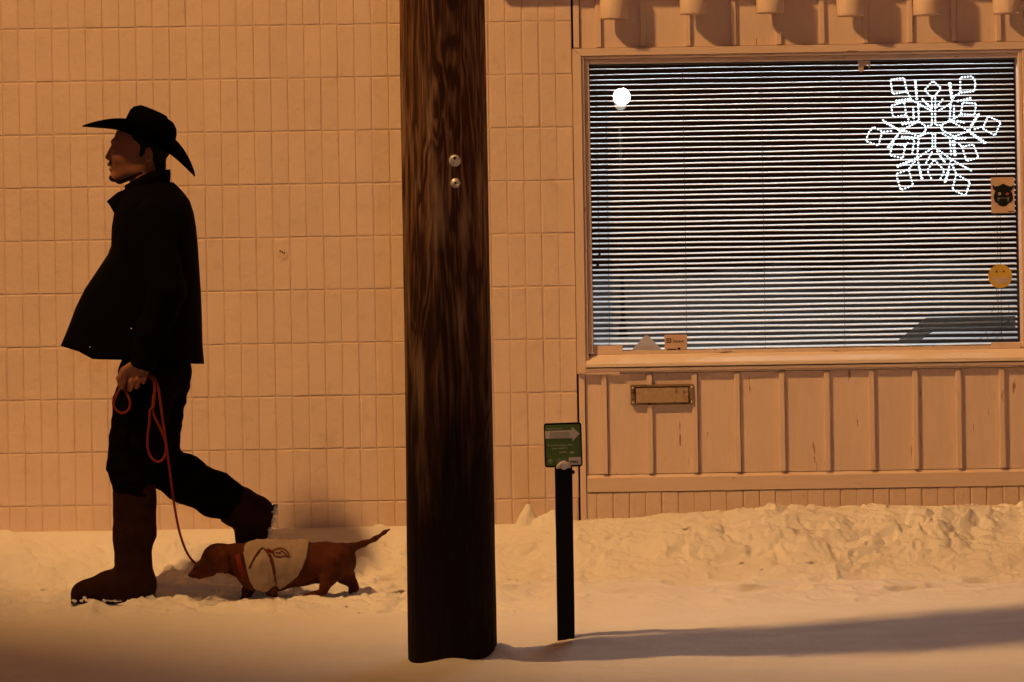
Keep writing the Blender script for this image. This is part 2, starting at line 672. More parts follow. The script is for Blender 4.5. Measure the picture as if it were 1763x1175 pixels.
def glass_mat(name, ior=1.5, tint=(1, 1, 1)):
    mt = bpy.data.materials.new(name)
    mt.use_nodes = True
    nt = mt.node_tree
    nt.nodes.clear()
    o = nt.nodes.new('ShaderNodeOutputMaterial')
    mx = nt.nodes.new('ShaderNodeMixShader')
    tr = nt.nodes.new('ShaderNodeBsdfTransparent')
    tr.inputs[0].default_value = (*tint, 1)
    gl = nt.nodes.new('ShaderNodeBsdfGlossy')
    gl.inputs['Roughness'].default_value = 0.0
    fr = nt.nodes.new('ShaderNodeLayerWeight')
    fr.inputs[0].default_value = 0.5
    pw = nt.nodes.new('ShaderNodeMath')
    pw.operation = 'POWER'
    pw.inputs[1].default_value = 5.0
    ma = nt.nodes.new('ShaderNodeMath')
    ma.operation = 'MULTIPLY_ADD'
    ma.inputs[1].default_value = 0.92
    ma.inputs[2].default_value = 0.09
    nt.links.new(fr.outputs['Facing'], pw.inputs[0])
    nt.links.new(pw.outputs[0], ma.inputs[0])
    nt.links.new(ma.outputs[0], mx.inputs[0])
    nt.links.new(tr.outputs[0], mx.inputs[1])
    nt.links.new(gl.outputs[0], mx.inputs[2])
    nt.links.new(mx.outputs[0], o.inputs[0])
    return mt


M_SILL = material('brightened_sill', (0.86, 0.74, 0.67), rough=0.6, spec=0.3, var=0.05, vscale=9, stretch=(0.6, 5, 5), color2=(0.6, 0.45, 0.36), c2_lo=0.62, c2_hi=0.7, c2_scale=10, bump=0.001, bscale=40)  # trim paint made paler to brighten the upturned ledge
M_RIM = material('slot_rim', (0.26, 0.17, 0.10), rough=0.55, spec=0.4, metal=0.2, var=0.2, vscale=60, color2=(0.07, 0.028, 0.012), c2_lo=0.5, c2_hi=0.62, c2_scale=22, bump=0.001, bscale=160)
M_SLOT = material('slot_metal', (0.42, 0.30, 0.19), rough=0.5, spec=0.4, metal=0.2, var=0.15, vscale=60, color2=(0.10, 0.04, 0.018), c2_lo=0.60, c2_hi=0.70, c2_scale=26, bump=0.0008, bscale=160)
M_GLASS = glass_mat('window_glass', 1.5, (0.97, 0.98, 0.98))


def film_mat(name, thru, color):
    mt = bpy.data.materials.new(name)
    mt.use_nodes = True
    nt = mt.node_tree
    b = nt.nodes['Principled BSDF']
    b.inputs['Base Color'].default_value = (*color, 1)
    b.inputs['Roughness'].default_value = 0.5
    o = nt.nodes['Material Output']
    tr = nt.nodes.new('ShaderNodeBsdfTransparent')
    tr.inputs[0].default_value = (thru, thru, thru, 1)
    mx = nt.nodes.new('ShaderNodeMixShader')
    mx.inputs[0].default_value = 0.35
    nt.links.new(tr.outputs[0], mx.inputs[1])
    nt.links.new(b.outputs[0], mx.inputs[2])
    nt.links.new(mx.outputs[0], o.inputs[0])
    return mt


M_FILM = film_mat('dark_tint', 0.50, (0.10, 0.16, 0.30))


def pole_mat():
    """creosoted pine: long grain, knots as distorted rings, tar and painted shade towards the butt"""
    mt = bpy.data.materials.new('creosoted_wood')
    mt.use_nodes = True
    nt = mt.node_tree
    N, L = nt.nodes.new, nt.links.new
    b = nt.nodes['Principled BSDF']
    b.inputs['Roughness'].default_value = 0.8
    b.inputs['Specular IOR Level'].default_value = 0.15
    geo = N('ShaderNodeNewGeometry')
    mp = N('ShaderNodeMapping')
    mp.inputs['Scale'].default_value = (1, 1, 0.13)
    L(geo.outputs['Position'], mp.inputs[0])
    n1 = N('ShaderNodeTexNoise')
    n1.inputs['Scale'].default_value = 8.0
    n1.inputs['Detail'].default_value = 3
    n1.inputs['Distortion'].default_value = 0.8
    L(mp.outputs[0], n1.inputs['Vector'])
    # rings of the cut grain
    rm = N('ShaderNodeMath')
    rm.operation = 'MULTIPLY'
    rm.inputs[1].default_value = 62.0
    L(n1.outputs[0], rm.inputs[0])
    si = N('ShaderNodeMath')
    si.operation = 'SINE'
    L(rm.outputs[0], si.inputs[0])
    r1 = N('ShaderNodeMapRange')
    r1.inputs[1].default_value = -0.6
    r1.inputs[2].default_value = 1.0
    L(si.outputs[0], r1.inputs[0])
    mp2 = N('ShaderNodeMapping')
    mp2.inputs['Scale'].default_value = (1, 1, 0.035)
    L(geo.outputs['Position'], mp2.inputs[0])
    n2 = N('ShaderNodeTexNoise')
    n2.inputs['Scale'].default_value = 120.0
    n2.inputs['Detail'].default_value = 4
    L(mp2.outputs[0], n2.inputs['Vector'])
    # bleached, flaked streaks
    n3 = N('ShaderNodeTexNoise')
    mp3 = N('ShaderNodeMapping')
    mp3.inputs['Scale'].default_value = (1, 1, 0.11)
    L(geo.outputs['Position'], mp3.inputs[0])
    n3.inputs['Scale'].default_value = 22.0
    n3.inputs['Detail'].default_value = 4
    L(mp3.outputs[0], n3.inputs['Vector'])
    r3 = N('ShaderNodeMapRange')
    r3.inputs[1].default_value = 0.54
    r3.inputs[2].default_value = 0.72
    L(n3.outputs[0], r3.inputs[0])
    mx = N('ShaderNodeMix')
    mx.data_type = 'RGBA'
    mx.inputs[6].default_value = (0.085, 0.038, 0.019, 1)
    mx.inputs[7].default_value = (0.42, 0.22, 0.115, 1)
    g = N('ShaderNodeMath')
    g.operation = 'MULTIPLY'
    r2 = N('ShaderNodeMapRange')
    r2.inputs[1].default_value = 0.38
    r2.inputs[2].default_value = 0.62
    r2.inputs[3].default_value = 0.15
    L(n2.outputs[0], r2.inputs[0])
    L(r1.outputs[0], g.inputs[0])
    L(r2.outputs[0], g.inputs[1])
    L(g.outputs[0], mx.inputs[0])
    mx2 = N('ShaderNodeMix')
    mx2.data_type = 'RGBA'
    L(r3.outputs[0], mx2.inputs[0])
    L(mx.outputs[2], mx2.inputs[6])
    mx2.inputs[7].default_value = (0.44, 0.29, 0.18, 1)
    # tar soaked butt, also painted dark for lamplight fading downward; uneven upper edge
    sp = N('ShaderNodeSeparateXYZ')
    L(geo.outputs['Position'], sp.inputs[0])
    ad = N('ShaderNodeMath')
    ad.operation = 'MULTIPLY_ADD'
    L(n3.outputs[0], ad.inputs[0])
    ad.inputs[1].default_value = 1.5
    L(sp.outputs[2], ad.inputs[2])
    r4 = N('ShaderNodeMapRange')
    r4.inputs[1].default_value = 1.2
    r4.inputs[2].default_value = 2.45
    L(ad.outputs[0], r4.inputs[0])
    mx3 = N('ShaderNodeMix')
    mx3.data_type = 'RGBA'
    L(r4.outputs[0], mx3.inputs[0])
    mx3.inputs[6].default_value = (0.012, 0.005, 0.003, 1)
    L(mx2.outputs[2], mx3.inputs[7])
    L(mx3.outputs[2], b.inputs['Base Color'])
    bp = N('ShaderNodeBump')
    bp.inputs['Distance'].default_value = 0.006
    bp.inputs['Strength'].default_value = 0.8
    L(g.outputs[0], bp.inputs['Height'])
    L(bp.outputs[0], b.inputs['Normal'])
    return mt


M_POLE = pole_mat()

# ------------------------------------------------------------------ ground: one sheet of snow
POLE_D = F / 539.0
POLE_C = P(779, 1120, POLE_D)
POST_D = F / 525.0
POST_C = P(976, 1085, POST_D)
MAN_D = F / 470.0
MAN_Y = MAN_D - DW


_fr = random.Random(3)
FOOT, FOOTA, FOOTD = [], [], []
for k in range(17):
    FOOT.append((-2.3 + k * 0.27 + _fr.uniform(-0.05, 0.05), -0.80 + (0.10 if k % 2 else -0.10) + _fr.uniform(-0.05, 0.05) + (0.0 if k < 9 else -0.12)))
    FOOTA.append(_fr.uniform(-0.25, 0.25))
    FOOTD.append(_fr.uniform(0.016, 0.03) * (1.0 if k < 9 else 0.45))
for k in range(7):
    FOOT.append((-2.2 + k * 0.33 + _fr.uniform(-0.08, 0.08), -0.42 + _fr.uniform(-0.08, 0.08)))
    FOOTA.append(_fr.uniform(-0.5, 0.5))
    FOOTD.append(_fr.uniform(0.010, 0.022))


def snow_height(x, y):
    right = sstep(-0.12, 0.35, x)
    # left: swept and trodden up to the wall
    zl = 0.155 * sstep(-0.62, -0.02, y) + 0.02 * sstep(-1.6, -0.6, y)
    # right: shovelled bank with a flat top
    edge = 0.06 * noise2(x / 0.35, y * 0, 31)
    top = 0.165 + 0.035 * sstep(0.25, 1.0, x)
    zr = top * sstep(-0.78, -0.20, y + edge) + 0.022 * sstep(-1.6, -0.5, y)
    z = zl * (1 - right) + zr * right
    # shovelled lumps on the bank
    wx = x + 0.035 * fbm(x, y, 0.12, 3, 140)
    wy = y + 0.025 * fbm(x, y, 0.10, 3, 150)
    face = right * np.exp(-((y + 0.40) / 0.24) ** 2)
    w1, w1b, v1 = worley(wx * 0.62, wy, 0.13, 4)
    w2, w2b, v2 = worley(wx * 0.8, wy, 0.055, 8)
    w3, w3b, v3 = worley(wx, wy, 0.028, 12)
    e1, e2, e3 = sstep(0.0, 0.16, w1b - w1), sstep(0, .18, w2b - w2), sstep(0, .25, w3b - w3)
    z = z + face * (0.43 + 0.32 * sstep(-0.3, 0.5, noise2(x / 0.4, y / 0.25, 180))) * (0.022 * v1 * e1 + 0.012 * v2 * e2 + 0.006 * v3 * e3 + 0.014 * fbm(x * 0.7, y * 1.5, 0.16, 5, 160, 0.6))
    crumb = 1 - np.abs(fbm(x, y, 0.045, 3, 210, 0.6))
    z = z + face * (0.010 * crumb * sstep(-0.2, 0.4, noise2(x / 0.22, y / 0.15, 220)) + 0.004 * fbm(x, y, 0.03, 2, 230))
    crest = right * np.exp(-((y + 0.10) / 0.10) ** 2)
    z = z + crest * (0.012 * np.maximum(v2, 0) * e2 + 0.008 * np.maximum(v3, 0) * e3 + 0.010 * fbm(x, y, 0.12, 4, 40))
    # lumps thrown against the wall beside the pole and in the middle of the bank
    for cx, cy, h, s in ((X(903, 900), -0.06, 0.055, 0.030), (X(912, 900), -0.05, 0.035, 0.022), (X(942, 900), -0.07, 0.035, 0.05), (X(965, 900), -0.07, 0.030, 0.05),
                         (X(1326, 880), -0.16, 0.022, 0.05), (X(1366, 880), -0.15, 0.020, 0.03), (X(1392, 880), -0.13, 0.016, 0.02),
                         (X(655, 905), -0.08, 0.02, 0.03), (X(12, 905), -0.05, 0.015, 0.04)):
        cut = 0.35 * noise2(x / 0.03, y / 0.03, 170)
        z = z + h * np.exp(-((((x - cx) / s) ** 2 + ((y - cy) / (s * 1.2)) ** 2) * (1 + cut)) ** 1.5)
    # trodden strip of pavement
    tr = sstep(-1.55, -1.25, y) * sstep(-0.05, -0.30, y)
    left = 1 - sstep(-0.3, 0.5, x)
    z = z + tr * (0.35 + 0.85 * left) * (0.017 * fbm(x, y, 0.22, 5, 60, 0.55) + 0.007 * v2 * e2 + 0.004 * v3 * e3)
    # footprints of earlier walkers, each with a pushed-up rim
    for k, (fx, fy) in enumerate(FOOT):
        an = FOOTA[k]
        c_, s_ = math.cos(an), math.sin(an)
        lx, ly = (x - fx) * c_ + (y - fy) * s_, -(x - fx) * s_ + (y - fy) * c_
        q = np.sqrt((lx / 0.14) ** 2 + (ly / 0.055) ** 2) + 0.12 * noise2(x / 0.04, y / 0.04, 190)
        z = z - FOOTD[k] * (1 - sstep(0.75, 1.1, q)) + 0.45 * FOOTD[k] * np.exp(-((q - 1.25) / 0.18) ** 2)
    ridge = 1 - np.abs(noise2(x / 0.16, y / 0.10, 71))
    z = z + tr * 0.011 * ridge ** 3
    # small wind crust on the undisturbed snow, long swells
    sm = 1 - sstep(-1.7, -1.3, y)
    z = z + sm * (0.008 * fbm(x * 0.6, y, 0.5, 3, 80) + 0.0022 * fbm(x, y, 0.09, 4, 90))
    z = z + 0.014 * fbm(x, y, 1.7, 2, 99) * sstep(0.0, -0.8, y)
    # low drift around the sign post running to the right
    px, py_ = POST_C[0], POST_C[1]
    z = z + (0.030 + 0.025 * sstep(0.2, 1.4, x - px)) * np.exp(-((y - py_ - 0.10 - 0.32 * sstep(0, 1.5, x - px)) / (0.22 + 0.08 * sstep(0, 1.5, x - px))) ** 2) * sstep(-0.35, 0.05, x - px)
    z = z - 0.035 * np.exp(-((y - py_ + 0.38) / 0.25) ** 2) * sstep(0.3, 1.4, x - px)
    # scooped ring on the left of the post and pile right of the pole
    z = z - 0.015 * np.exp(-(((x - px + 0.10) / 0.10) ** 2 + ((y - py_ - 0.0) / 0.10) ** 2))
    z = z + 0.045 * np.exp(-(((x - POLE_C[0] - 0.15) / 0.06) ** 2 + ((y - POLE_C[1]) / 0.10) ** 2))
    z = z + 0.022 * np.exp(-(((x - POLE_C[0]) / 0.09) ** 2 + ((y - POLE_C[1] + 0.16) / 0.07) ** 2))
    # kicked up snow behind the man and round the dog
    mx = X(215, 1030, MAN_D)
    z = z - 0.006 * np.exp(-(((x - mx) / 0.20) ** 2 + ((y - MAN_Y + 0.10) / 0.10) ** 2))
    dx0 = X(500, 1020, MAN_D)
    z = z + 0.004 * np.exp(-(((x - dx0) / 0.35) ** 2 + ((y - MAN_Y + 0.10) / 0.12) ** 2))
    # nothing of it inside the building
    return np.where(y > 0.012, -0.02, z)


def axis(lo, hi, step, far):
    a = list(np.arange(lo, hi + step / 2, step))
    s, v = step, hi
    while v < far:
        s *= 1.25
        v += s
        a.append(v)
    s, v = step, lo
    while v > -far:
        s *= 1.25
        v -= s
        a.insert(0, v)
    return np.array(a)


gx = axis(-2.3, 2.3, 0.0066, 300)
gy = axis(-3.1, 0.012, 0.0066, 300)
gxx, gyy = np.meshgrid(gx, gy, indexing='ij')
gz = snow_height(gxx, gyy)
nx, ny = len(gx), len(gy)
gi = np.arange(nx * ny).reshape(nx, ny)
gf = np.stack([gi[:-1, :-1], gi[1:, :-1], gi[1:, 1:], gi[:-1, 1:]], -1).reshape(-1, 4)
snow = mesh('snow_ground', np.stack([gxx, gyy, gz], -1).reshape(-1, 3), gf, M_SNOW, smooth=True, origin=(0, 0, 0))
snow['kind'] = 'structure'


def ground(x, y):
    return float(snow_height(np.array([x]), np.array([y]))[0])


# ------------------------------------------------------------------ brick wall
BW, BH = 28.9 / F * DW, 91.3 / F * DW
ZL0 = Z(690, 41)
XJ0 = X(496, 176)
XEND = X(984, 100)
WTOP = 3.05


def brick_data(wd, ht, seed):
    rr = random.Random(seed)
    b = rr.uniform(0.003, 0.0055)
    el, er, et = rr.uniform(-0.0006, 0.0021), rr.uniform(-0.0006, 0.0021), rr.uniform(-0.0006, 0.0008)
    w, h = wd / 2, ht / 2
    j = lambda a: rr.uniform(-a, a)
    v = []
    for (y, ins) in ((0.014, 0.0), (0.0026, 0.0), (0.0006, 0.0018), (0.0, b)):
        for sx, sz in ((-1, -1), (1, -1), (1, 1), (-1, 1)):
            v.append((sx * (w - ins + (el if sx < 0 else er)) + j(0.0007), y, sz * (h - ins + et) + j(0.0011)))
    f = []
    for k in range(3):
        for i in range(4):
            i2 = (i + 1) % 4
            f.append((k * 4 + i, k * 4 + i2, (k + 1) * 4 + i2, (k + 1) * 4 + i))
    f.append((12, 13, 14, 15))
    me = bpy.data.meshes.new('brick')
    me.from_pydata(v, [], f)
    me.materials.append(M_BRICK)
    me.update()
    return me


GAP = 0.0048
BRICKS = [brick_data(BW - GAP, BH - GAP, s) for s in range(24)]
wall = empty('brick_wall', (X(300, 900), 0.0, 0.0), 'painted tan wall of upright stacked bricks behind the walking man', 'brick wall')
mb_rest = MB()
n_single = 0
rows = range(int(math.floor((ZL0 + 0.0 - WTOP) / BH)), 12)
for r in rows:
    zt = ZL0 - r * BH
    zc = zt - BH / 2
    if zc < -0.15:
        continue
    c = 0
    x1 = XJ0
    cols = [XJ0 + k * BW for k in range(-60, 40)]
    for x0 in cols:
        if x0 > XEND - 0.02 or x0 < -4.6:
            continue
        xr = min(x0 + BW, XEND)
        xc = (x0 + xr) / 2
        wd = xr - x0
        u, v = pix(xc, 0, zc)
        seen = (-14 < u < 1000) and (-44 < v < 935)
        hid = (706 < u < 836) or (180 < u < 325 and 345 < v < 590) or (215 < u < 285 and 210 < v < 330) or (205 < u < 262 and 640 < v < 1000)
        dy = random.uniform(-0.0009, 0.0009)
        if seen and not hid and n_single < 300 and wd > BW * 0.9:
            o = bpy.data.objects.new('brick', random.choice(BRICKS))
            COL.objects.link(o)
            o.parent = wall
            wl = WORLD_LOC[wall.name]
            o.location = (xc - wl[0], dy - wl[1], zc - wl[2])
            o.rotation_euler = (random.uniform(-0.004, 0.004), random.uniform(-0.003, 0.003), random.uniform(-0.008, 0.008))
            n_single += 1
        else:
            mb_rest.box(x0 + GAP / 2, xr - GAP / 2, dy, 0.014, zc - BH / 2 + GAP / 2, zc + BH / 2 - GAP / 2, 0.003)
mb_rest.build('bricks', M_BRICK, wall, kind='stuff')
MB().box(-4.6, XEND, 0.0028, 0.09, -0.2, WTOP + 0.1).build('mortar', M_MORTAR, wall)

# paper scrap left on the wall
c = P(486.5, 437.5, DW - 0.004)
sc_ = empty('paper_scrap', c, 'small torn round paper scrap stuck on the brick wall', 'scrap')
MB().prism([(c[0] + r * math.cos(a) * 0.0215, c[2] + r * math.sin(a) * 0.0215) for r, a in
            ((1, .3), (.95, 1.1), (.9, 1.9), (.95, 2.6), (1.0, 3.4), (.8, 4.1), (1.0, 4.7), (1.05, 5.3), (.9, 5.9))], -0.0042, -0.0014).build('paper', material('scrap', (0.72, 0.56, 0.44), rough=0.8), sc_)
for k in range(3):
    MB().box(c[0] - 0.012 + k * 0.008, c[0] - 0.006 + k * 0.008, -0.0052, -0.0044, c[2] + 0.008 - k * 0.004, c[2] + 0.014 - k * 0.004).build('ink_mark', M_DARKINK, sc_)

# ------------------------------------------------------------------ timber wall round the window
TY = 0.010            # face of the boards
XW0, XW1 = X(1018, 350), X(1757, 350)         # glass opening
ZW0, ZW1 = Z(1390, 602), Z(1390, 104)
XT0 = XEND + 0.009
XT1 = 4.6
ZCT = Z(1390, 78)      # top of casing
ZCB = Z(1390, 638)     # bottom of casing
ZRT = Z(1390, 813)     # top of bottom rail
ZRB = Z(1390, 842)
timber = empty('timber_wall', (X(1390), 0.0, 0.2), 'tan painted board and batten wall around the shop window', 'timber wall')
low_edges = [X(p, 730) for p in (1046, 1124, 1202, 1275, 1352, 1429, 1506, 1581, 1655.5, 1731)]
up_edges = [X(p, 40) for p in (1035, 1111, 1189, 1267, 1345, 1419, 1495, 1571, 1647, 1724)]
while low_edges[-1] < XT1 - 0.2:
    low_edges.append(low_edges[-1] + 0.179)
while up_edges[-1] < XT1 - 0.2:
    up_edges.append(up_edges[-1] + 0.179)
BTW = 9.5 / F * DW
XC1 = XW1 + 0.055


def boards(edges, z0, z1, x_from, xmax):
    prev = x_from
    for e in edges:
        if prev >= xmax:
            break
        e2 = min(e, xmax)
        MB().box(prev + 0.0012, e2 - 0.0012, TY + random.uniform(-0.0012, 0.0012), TY + 0.02, z0, z1, 0.0012).build('board', M_TIMBER, timber)
        if e < xmax:
            t = random.uniform(-0.0015, 0.0015)
            MB().box(e - BTW + t, e + t, TY - 0.014, TY - 0.0016, z0 + 0.002, z1 - random.uniform(0.001, 0.006), 0.002).build('batten', M_TIMBER, timber)
        prev = e


ZTOP = 3.05
boards(low_edges, ZRT + 0.002, ZCB - 0.002, XT0 + 0.026, XT1)
boards(up_edges, ZCT + 0.002, ZTOP, XT0 + 0.026, XT1)
# right of the window, out of the picture
boards([e for e in low_edges if e > XC1 + 0.05], ZCB + 0.0, ZCT, XC1 + 0.004, XT1)
# corner stile and bottom rail with its bevelled ledge
MB().box(XT0, XT0 + 0.024, TY - 0.012, TY + 0.02, 0.0, ZCB - 0.004, 0.002).build('corner_stile', M_TIMBER, timber)
MB().box(XT0, XT0 + 0.024, TY - 0.012, TY + 0.02, ZCT + 0.004, ZTOP, 0.002).build('corner_stile', M_TIMBER, timber)
rl = MB()
rl.prism([(TY - 0.011, ZRT - 0.012), (TY - 0.0005, ZRT), (TY + 0.02, ZRT), (TY + 0.02, ZRB), (TY - 0.011, ZRB)], XT0 + 0.027, XT1)
rl.v = [(b, a, c_) for a, b, c_ in rl.v]
rl.f = [q[::-1] for q in rl.f]
rl.build('bottom_rail', M_TRIM, timber)
# core of the wall round the opening (keeps the room dark)
for nm, b_ in (('core', (-4.6, XW0 - 0.01, 0.095, 0.16, -0.2, ZTOP)), ('core', (XW1 + 0.012, XT1, 0.035, 0.16, -0.2, ZTOP)),
               ('core', (XW0 - 0.01, XW1 + 0.012, 0.035, 0.16, -0.2, ZW0 - 0.04)), ('core', (XW0 - 0.01, XW1 + 0.012, 0.035, 0.16, ZW1 + 0.012, ZTOP)),
               ('core', (XEND + 0.002, XW0 - 0.012, 0.031, 0.0945, -0.2, ZTOP))):
    MB().box(*b_).build(nm, M_ROOM, timber)

# row of upright bricks at the foot of the timber wall
plinth = empty('brick_plinth', (X(1390), 0.0, 0.0), 'row of upright tan painted bricks under the timber wall', 'brick plinth')
PB = 28.0 / F * DW
pl_me = [brick_data(PB - 0.004, 0.25, 50 + s) for s in range(6)]
x0 = XT0 + 0.0
k = 0
while x0 < XT1 - PB:
    o = bpy.data.objects.new('brick', random.choice(pl_me))
    COL.objects.link(o)
    o.parent = plinth
    o.location = (x0 + PB / 2 - WORLD_LOC[plinth.name][0], 0.003 + random.uniform(-0.001, 0.001), ZRB - 0.003 - 0.125)
    x0 += PB
MB().box(XT0, XT1, 0.0075, 0.03, -0.15, ZRB - 0.004).build('mortar', M_MORTAR, plinth)

# ------------------------------------------------------------------ window
win = empty('shop_window', ((XW0 + XW1) / 2, 0.0, ZW0), 'wide shop window with tan wooden casing and sloping sill', 'window')
cl, cr = X(984, 350), XC1
xs1, zs1 = X(1004, 350), Z(1390, 91)
GY = 0.045


def ring_side(name, pts, mat_=M_TRIM):
    MB().box(*pts, 0.002).build(name, mat_, win)


M_TRIMV = material('painted_trim_upright', PAINT, rough=0.6, spec=0.3, var=0.05, vscale=9, stretch=(5, 5, .6),
                   color2=(0.26, 0.14, 0.08), c2_lo=0.655, c2_hi=0.69, c2_scale=10, bump=0.0010, bscale=40, bstretch=(4, 4, .4), bump2=0.0004, b2scale=240)
zs = ZW0 - 0.005
# outer casing, mitred
mc = MB()
mc.prism([(xs1, zs - 0.072), (cl + 0.012, ZCB + 0.001), (cl + 0.012, ZCT - 0.001), (xs1, zs1)], TY - 0.020, TY + 0.020)
mc.build('casing_side', M_TRIMV, win)
mc = MB()
mc.prism([(cl + 0.013, ZCT), (cr, ZCT), (cr, zs1 + 0.001), (xs1 + 0.001, zs1 + 0.001)], TY - 0.020, TY + 0.020)
mc.build('casing_head', M_TRIM, win)
MB().box(XW1 + 0.016, cr, TY - 0.018, TY + 0.018, ZCB + 0.03, zs1 - 0.001, 0.002).build('casing_side', M_TRIMV, win)
# stepped inner frame
st1 = X(1009.5, 350)
MB().box(xs1 + 0.001, st1, TY - 0.012, TY + 0.05, ZW0 - 0.03, zs1 - 0.001, 0.0025).build('frame_side', M_TRIMV, win)
MB().box(st1 + 0.001, XW0, TY + 0.004, TY + 0.05, ZW0 - 0.005, zs1 - 0.012, 0.0025).build('frame_side', M_TRIMV, win)
MB().box(XW1, XW1 + 0.015, TY - 0.008, TY + 0.05, ZW0 - 0.005, zs1 - 0.012, 0.0025).build('frame_side', M_TRIMV, win)
MB().box(st1 + 0.001, XW1 + 0.015, TY - 0.012, TY + 0.05, zs1 - 0.0115, zs1, 0.0025).build('frame_head', M_TRIM, win)
MB().box(XW0 + 0.001, XW1 - 0.001, TY + 0.004, TY + 0.05, ZW1, zs1 - 0.0125, 0.0025).build('frame_head', M_TRIM, win)


def profile_x(name, prof, x0, x1, mat_, parent):
    """extrude a y,z profile along x"""
    q = MB()
    q.prism(prof, x0, x1)
    q.v = [(b, a, c_) for a, b, c_ in q.v]
    q.f = [t[::-1] for t in q.f]
    return q.build(name, mat_, parent)


zs = ZW0 - 0.005
profile_x('sill', [(TY + 0.05, zs + 0.008), (TY - 0.030, zs - 0.036), (TY - 0.034, zs - 0.040), (TY - 0.034, zs - 0.052), (TY + 0.02, zs - 0.056), (TY + 0.05, zs - 0.03)], xs1 + 0.0012, XW1 + 0.03, M_SILL, win)
profile_x('sill_moulding', [(TY - 0.030, zs - 0.0575), (TY - 0.026, zs - 0.071), (TY + 0.01, zs - 0.071), (TY + 0.01, zs - 0.0575)], xs1 + 0.0012, XW1 + 0.04, M_TRIM, win)
profile_x('sill_apron', [(TY - 0.022, zs - 0.0725), (TY - 0.018, ZCB + 0.001), (TY + 0.01, ZCB + 0.001), (TY + 0.01, zs - 0.0725)], X(1068, 630), cr, M_TRIM, win)
mc = MB()
mc.prism([(cl + 0.013, ZCB - 0.001), (X(1067, 630), ZCB - 0.004), (X(1067, 630), zs - 0.0725), (xs1 - 0.002, zs - 0.0725)], TY - 0.026, TY + 0.010)
mc.build('sill_apron', M_TRIM, win)
mesh('glass_pane', [(XW0 - 0.001, GY, ZW0 - 0.02), (XW1 + 0.001, GY, ZW0 - 0.02), (XW1 + 0.001, GY, ZW1 + 0.004), (XW0 - 0.001, GY, ZW1 + 0.004)], [(0, 1, 2, 3)], M_GLASS, win)
# little ledge of snow and paint filling the inner corners of the sill
MB().box(XW0 + 0.002, X(1073, 600), GY - 0.012, GY - 0.001, ZW0 - 0.010, Z(1040, 596), 0.002).build('stop_bead', M_TRIM, win)
MB().box(X(1709, 600), XW1 - 0.002, GY - 0.012, GY - 0.001, ZW0 - 0.010, Z(1735, 590), 0.002).build('stop_bead', M_TRIM, win)
profile_x('stop_bead', [(GY - 0.010, ZW0 - 0.01), (GY - 0.010, ZW0 + 0.003), (GY - 0.001, ZW0 + 0.004), (GY - 0.001, ZW0 - 0.01)], X(1074, 600), X(1708, 600), M_TRIM, win)

# ------------------------------------------------------------------ mail slot
c = P(1140, 680, DW - 0.012)
FY = TY - 0.0135
slot = empty('mail_slot', (c[0], FY, c[2] - 0.04), 'rusty metal mail slot set in the board wall under the window', 'mail slot')
hw, hh = 54 / F * DW, 17.5 / F * DW
MB().box(c[0] - hw, c[0] + hw, FY - 0.004, FY + 0.02, c[2] - hh, c[2] + hh, 0.002).build('back_plate', M_DARKINK, slot)
for a in ((-hw, hw, hh - 0.009, hh), (-hw, hw, -hh, -hh + 0.008), (-hw, -hw + 0.017, -hh + 0.0085, hh - 0.0095), (hw - 0.017, hw, -hh + 0.0085, hh - 0.0095)):
    MB().box(c[0] + a[0], c[0] + a[1], FY - 0.009, FY - 0.0042, c[2] + a[2], c[2] + a[3], 0.0018).build('rim', M_RIM, slot)
q = MB()
q.prism([(-0.0105, hh - 0.013), (-0.0045, hh - 0.013), (-0.0045, -hh + 0.0095), (-0.0145, -hh + 0.0095)], c[0] - hw + 0.021, c[0] + hw - 0.021)
q.v = [(b, a + FY, e + c[2]) for a, b, e in q.v]
q.f = [t[::-1] for t in q.f]
q.build('flap', M_SLOT, slot)
for sx in (-1, 1):
    for szz in (-1, 1):
        MB().ball((c[0] + sx * (hw - 0.008), FY - 0.009, c[2] + szz * (hh - 0.011)), 0.0035, s=(1, .5, 1)).build('screw', M_METAL, slot)

# ------------------------------------------------------------------ blinds
BY = GY + 0.055
blind = empty('window_blind', ((XW0 + XW1) / 2, BY, ZW0), 'white slatted blind hanging behind the shop window', 'blind')
NS = 54
PITCH = (Z(1390, 112) - Z(1390, 598)) / (NS - 1)
SLW = 0.0225
BX0, BX1 = XW0 + 0.004, XW1 - 0.003


def slat_mesh(seed):
    rr = np.random.default_rng(seed)
    nxs, arc = 24, 5
    v = []
    ph = rr.uniform(0, 6, 3)
    for i in range(nxs + 1):
        t = i / nxs
        x = (t - 0.5) * (BX1 - BX0)
        wob = 0.0007 * math.sin(t * 9 + ph[0]) + 0.0006 * math.sin(t * 23 + ph[1])
        for lay in (0, 1):
            for j in range(arc):
                s = (j / (arc - 1) - 0.5)
                crown = 0.0009 * (1 - 4 * s * s)
                v.append((x, s * SLW, crown + wob - lay * 0.0006))
    f = []
    st = arc * 2
    for i in range(nxs):
        a, b = i * st, (i + 1) * st
        for j in range(arc - 1):
            f.append((a + j, b + j, b + j + 1, a + j + 1))
            f.append((a + arc + j, a + arc + j + 1, b + arc + j + 1, b + arc + j))
        f.append((a, a + arc, b + arc, b))
        f.append((a + arc - 1, b + arc - 1, b + st - 1, a + st - 1))
    me = bpy.data.meshes.new('slat')
    me.from_pydata(v, [], f)
    me.materials.append(M_SLAT)
    for p in me.polygons:
        p.use_smooth = True
    me.update()
    return me


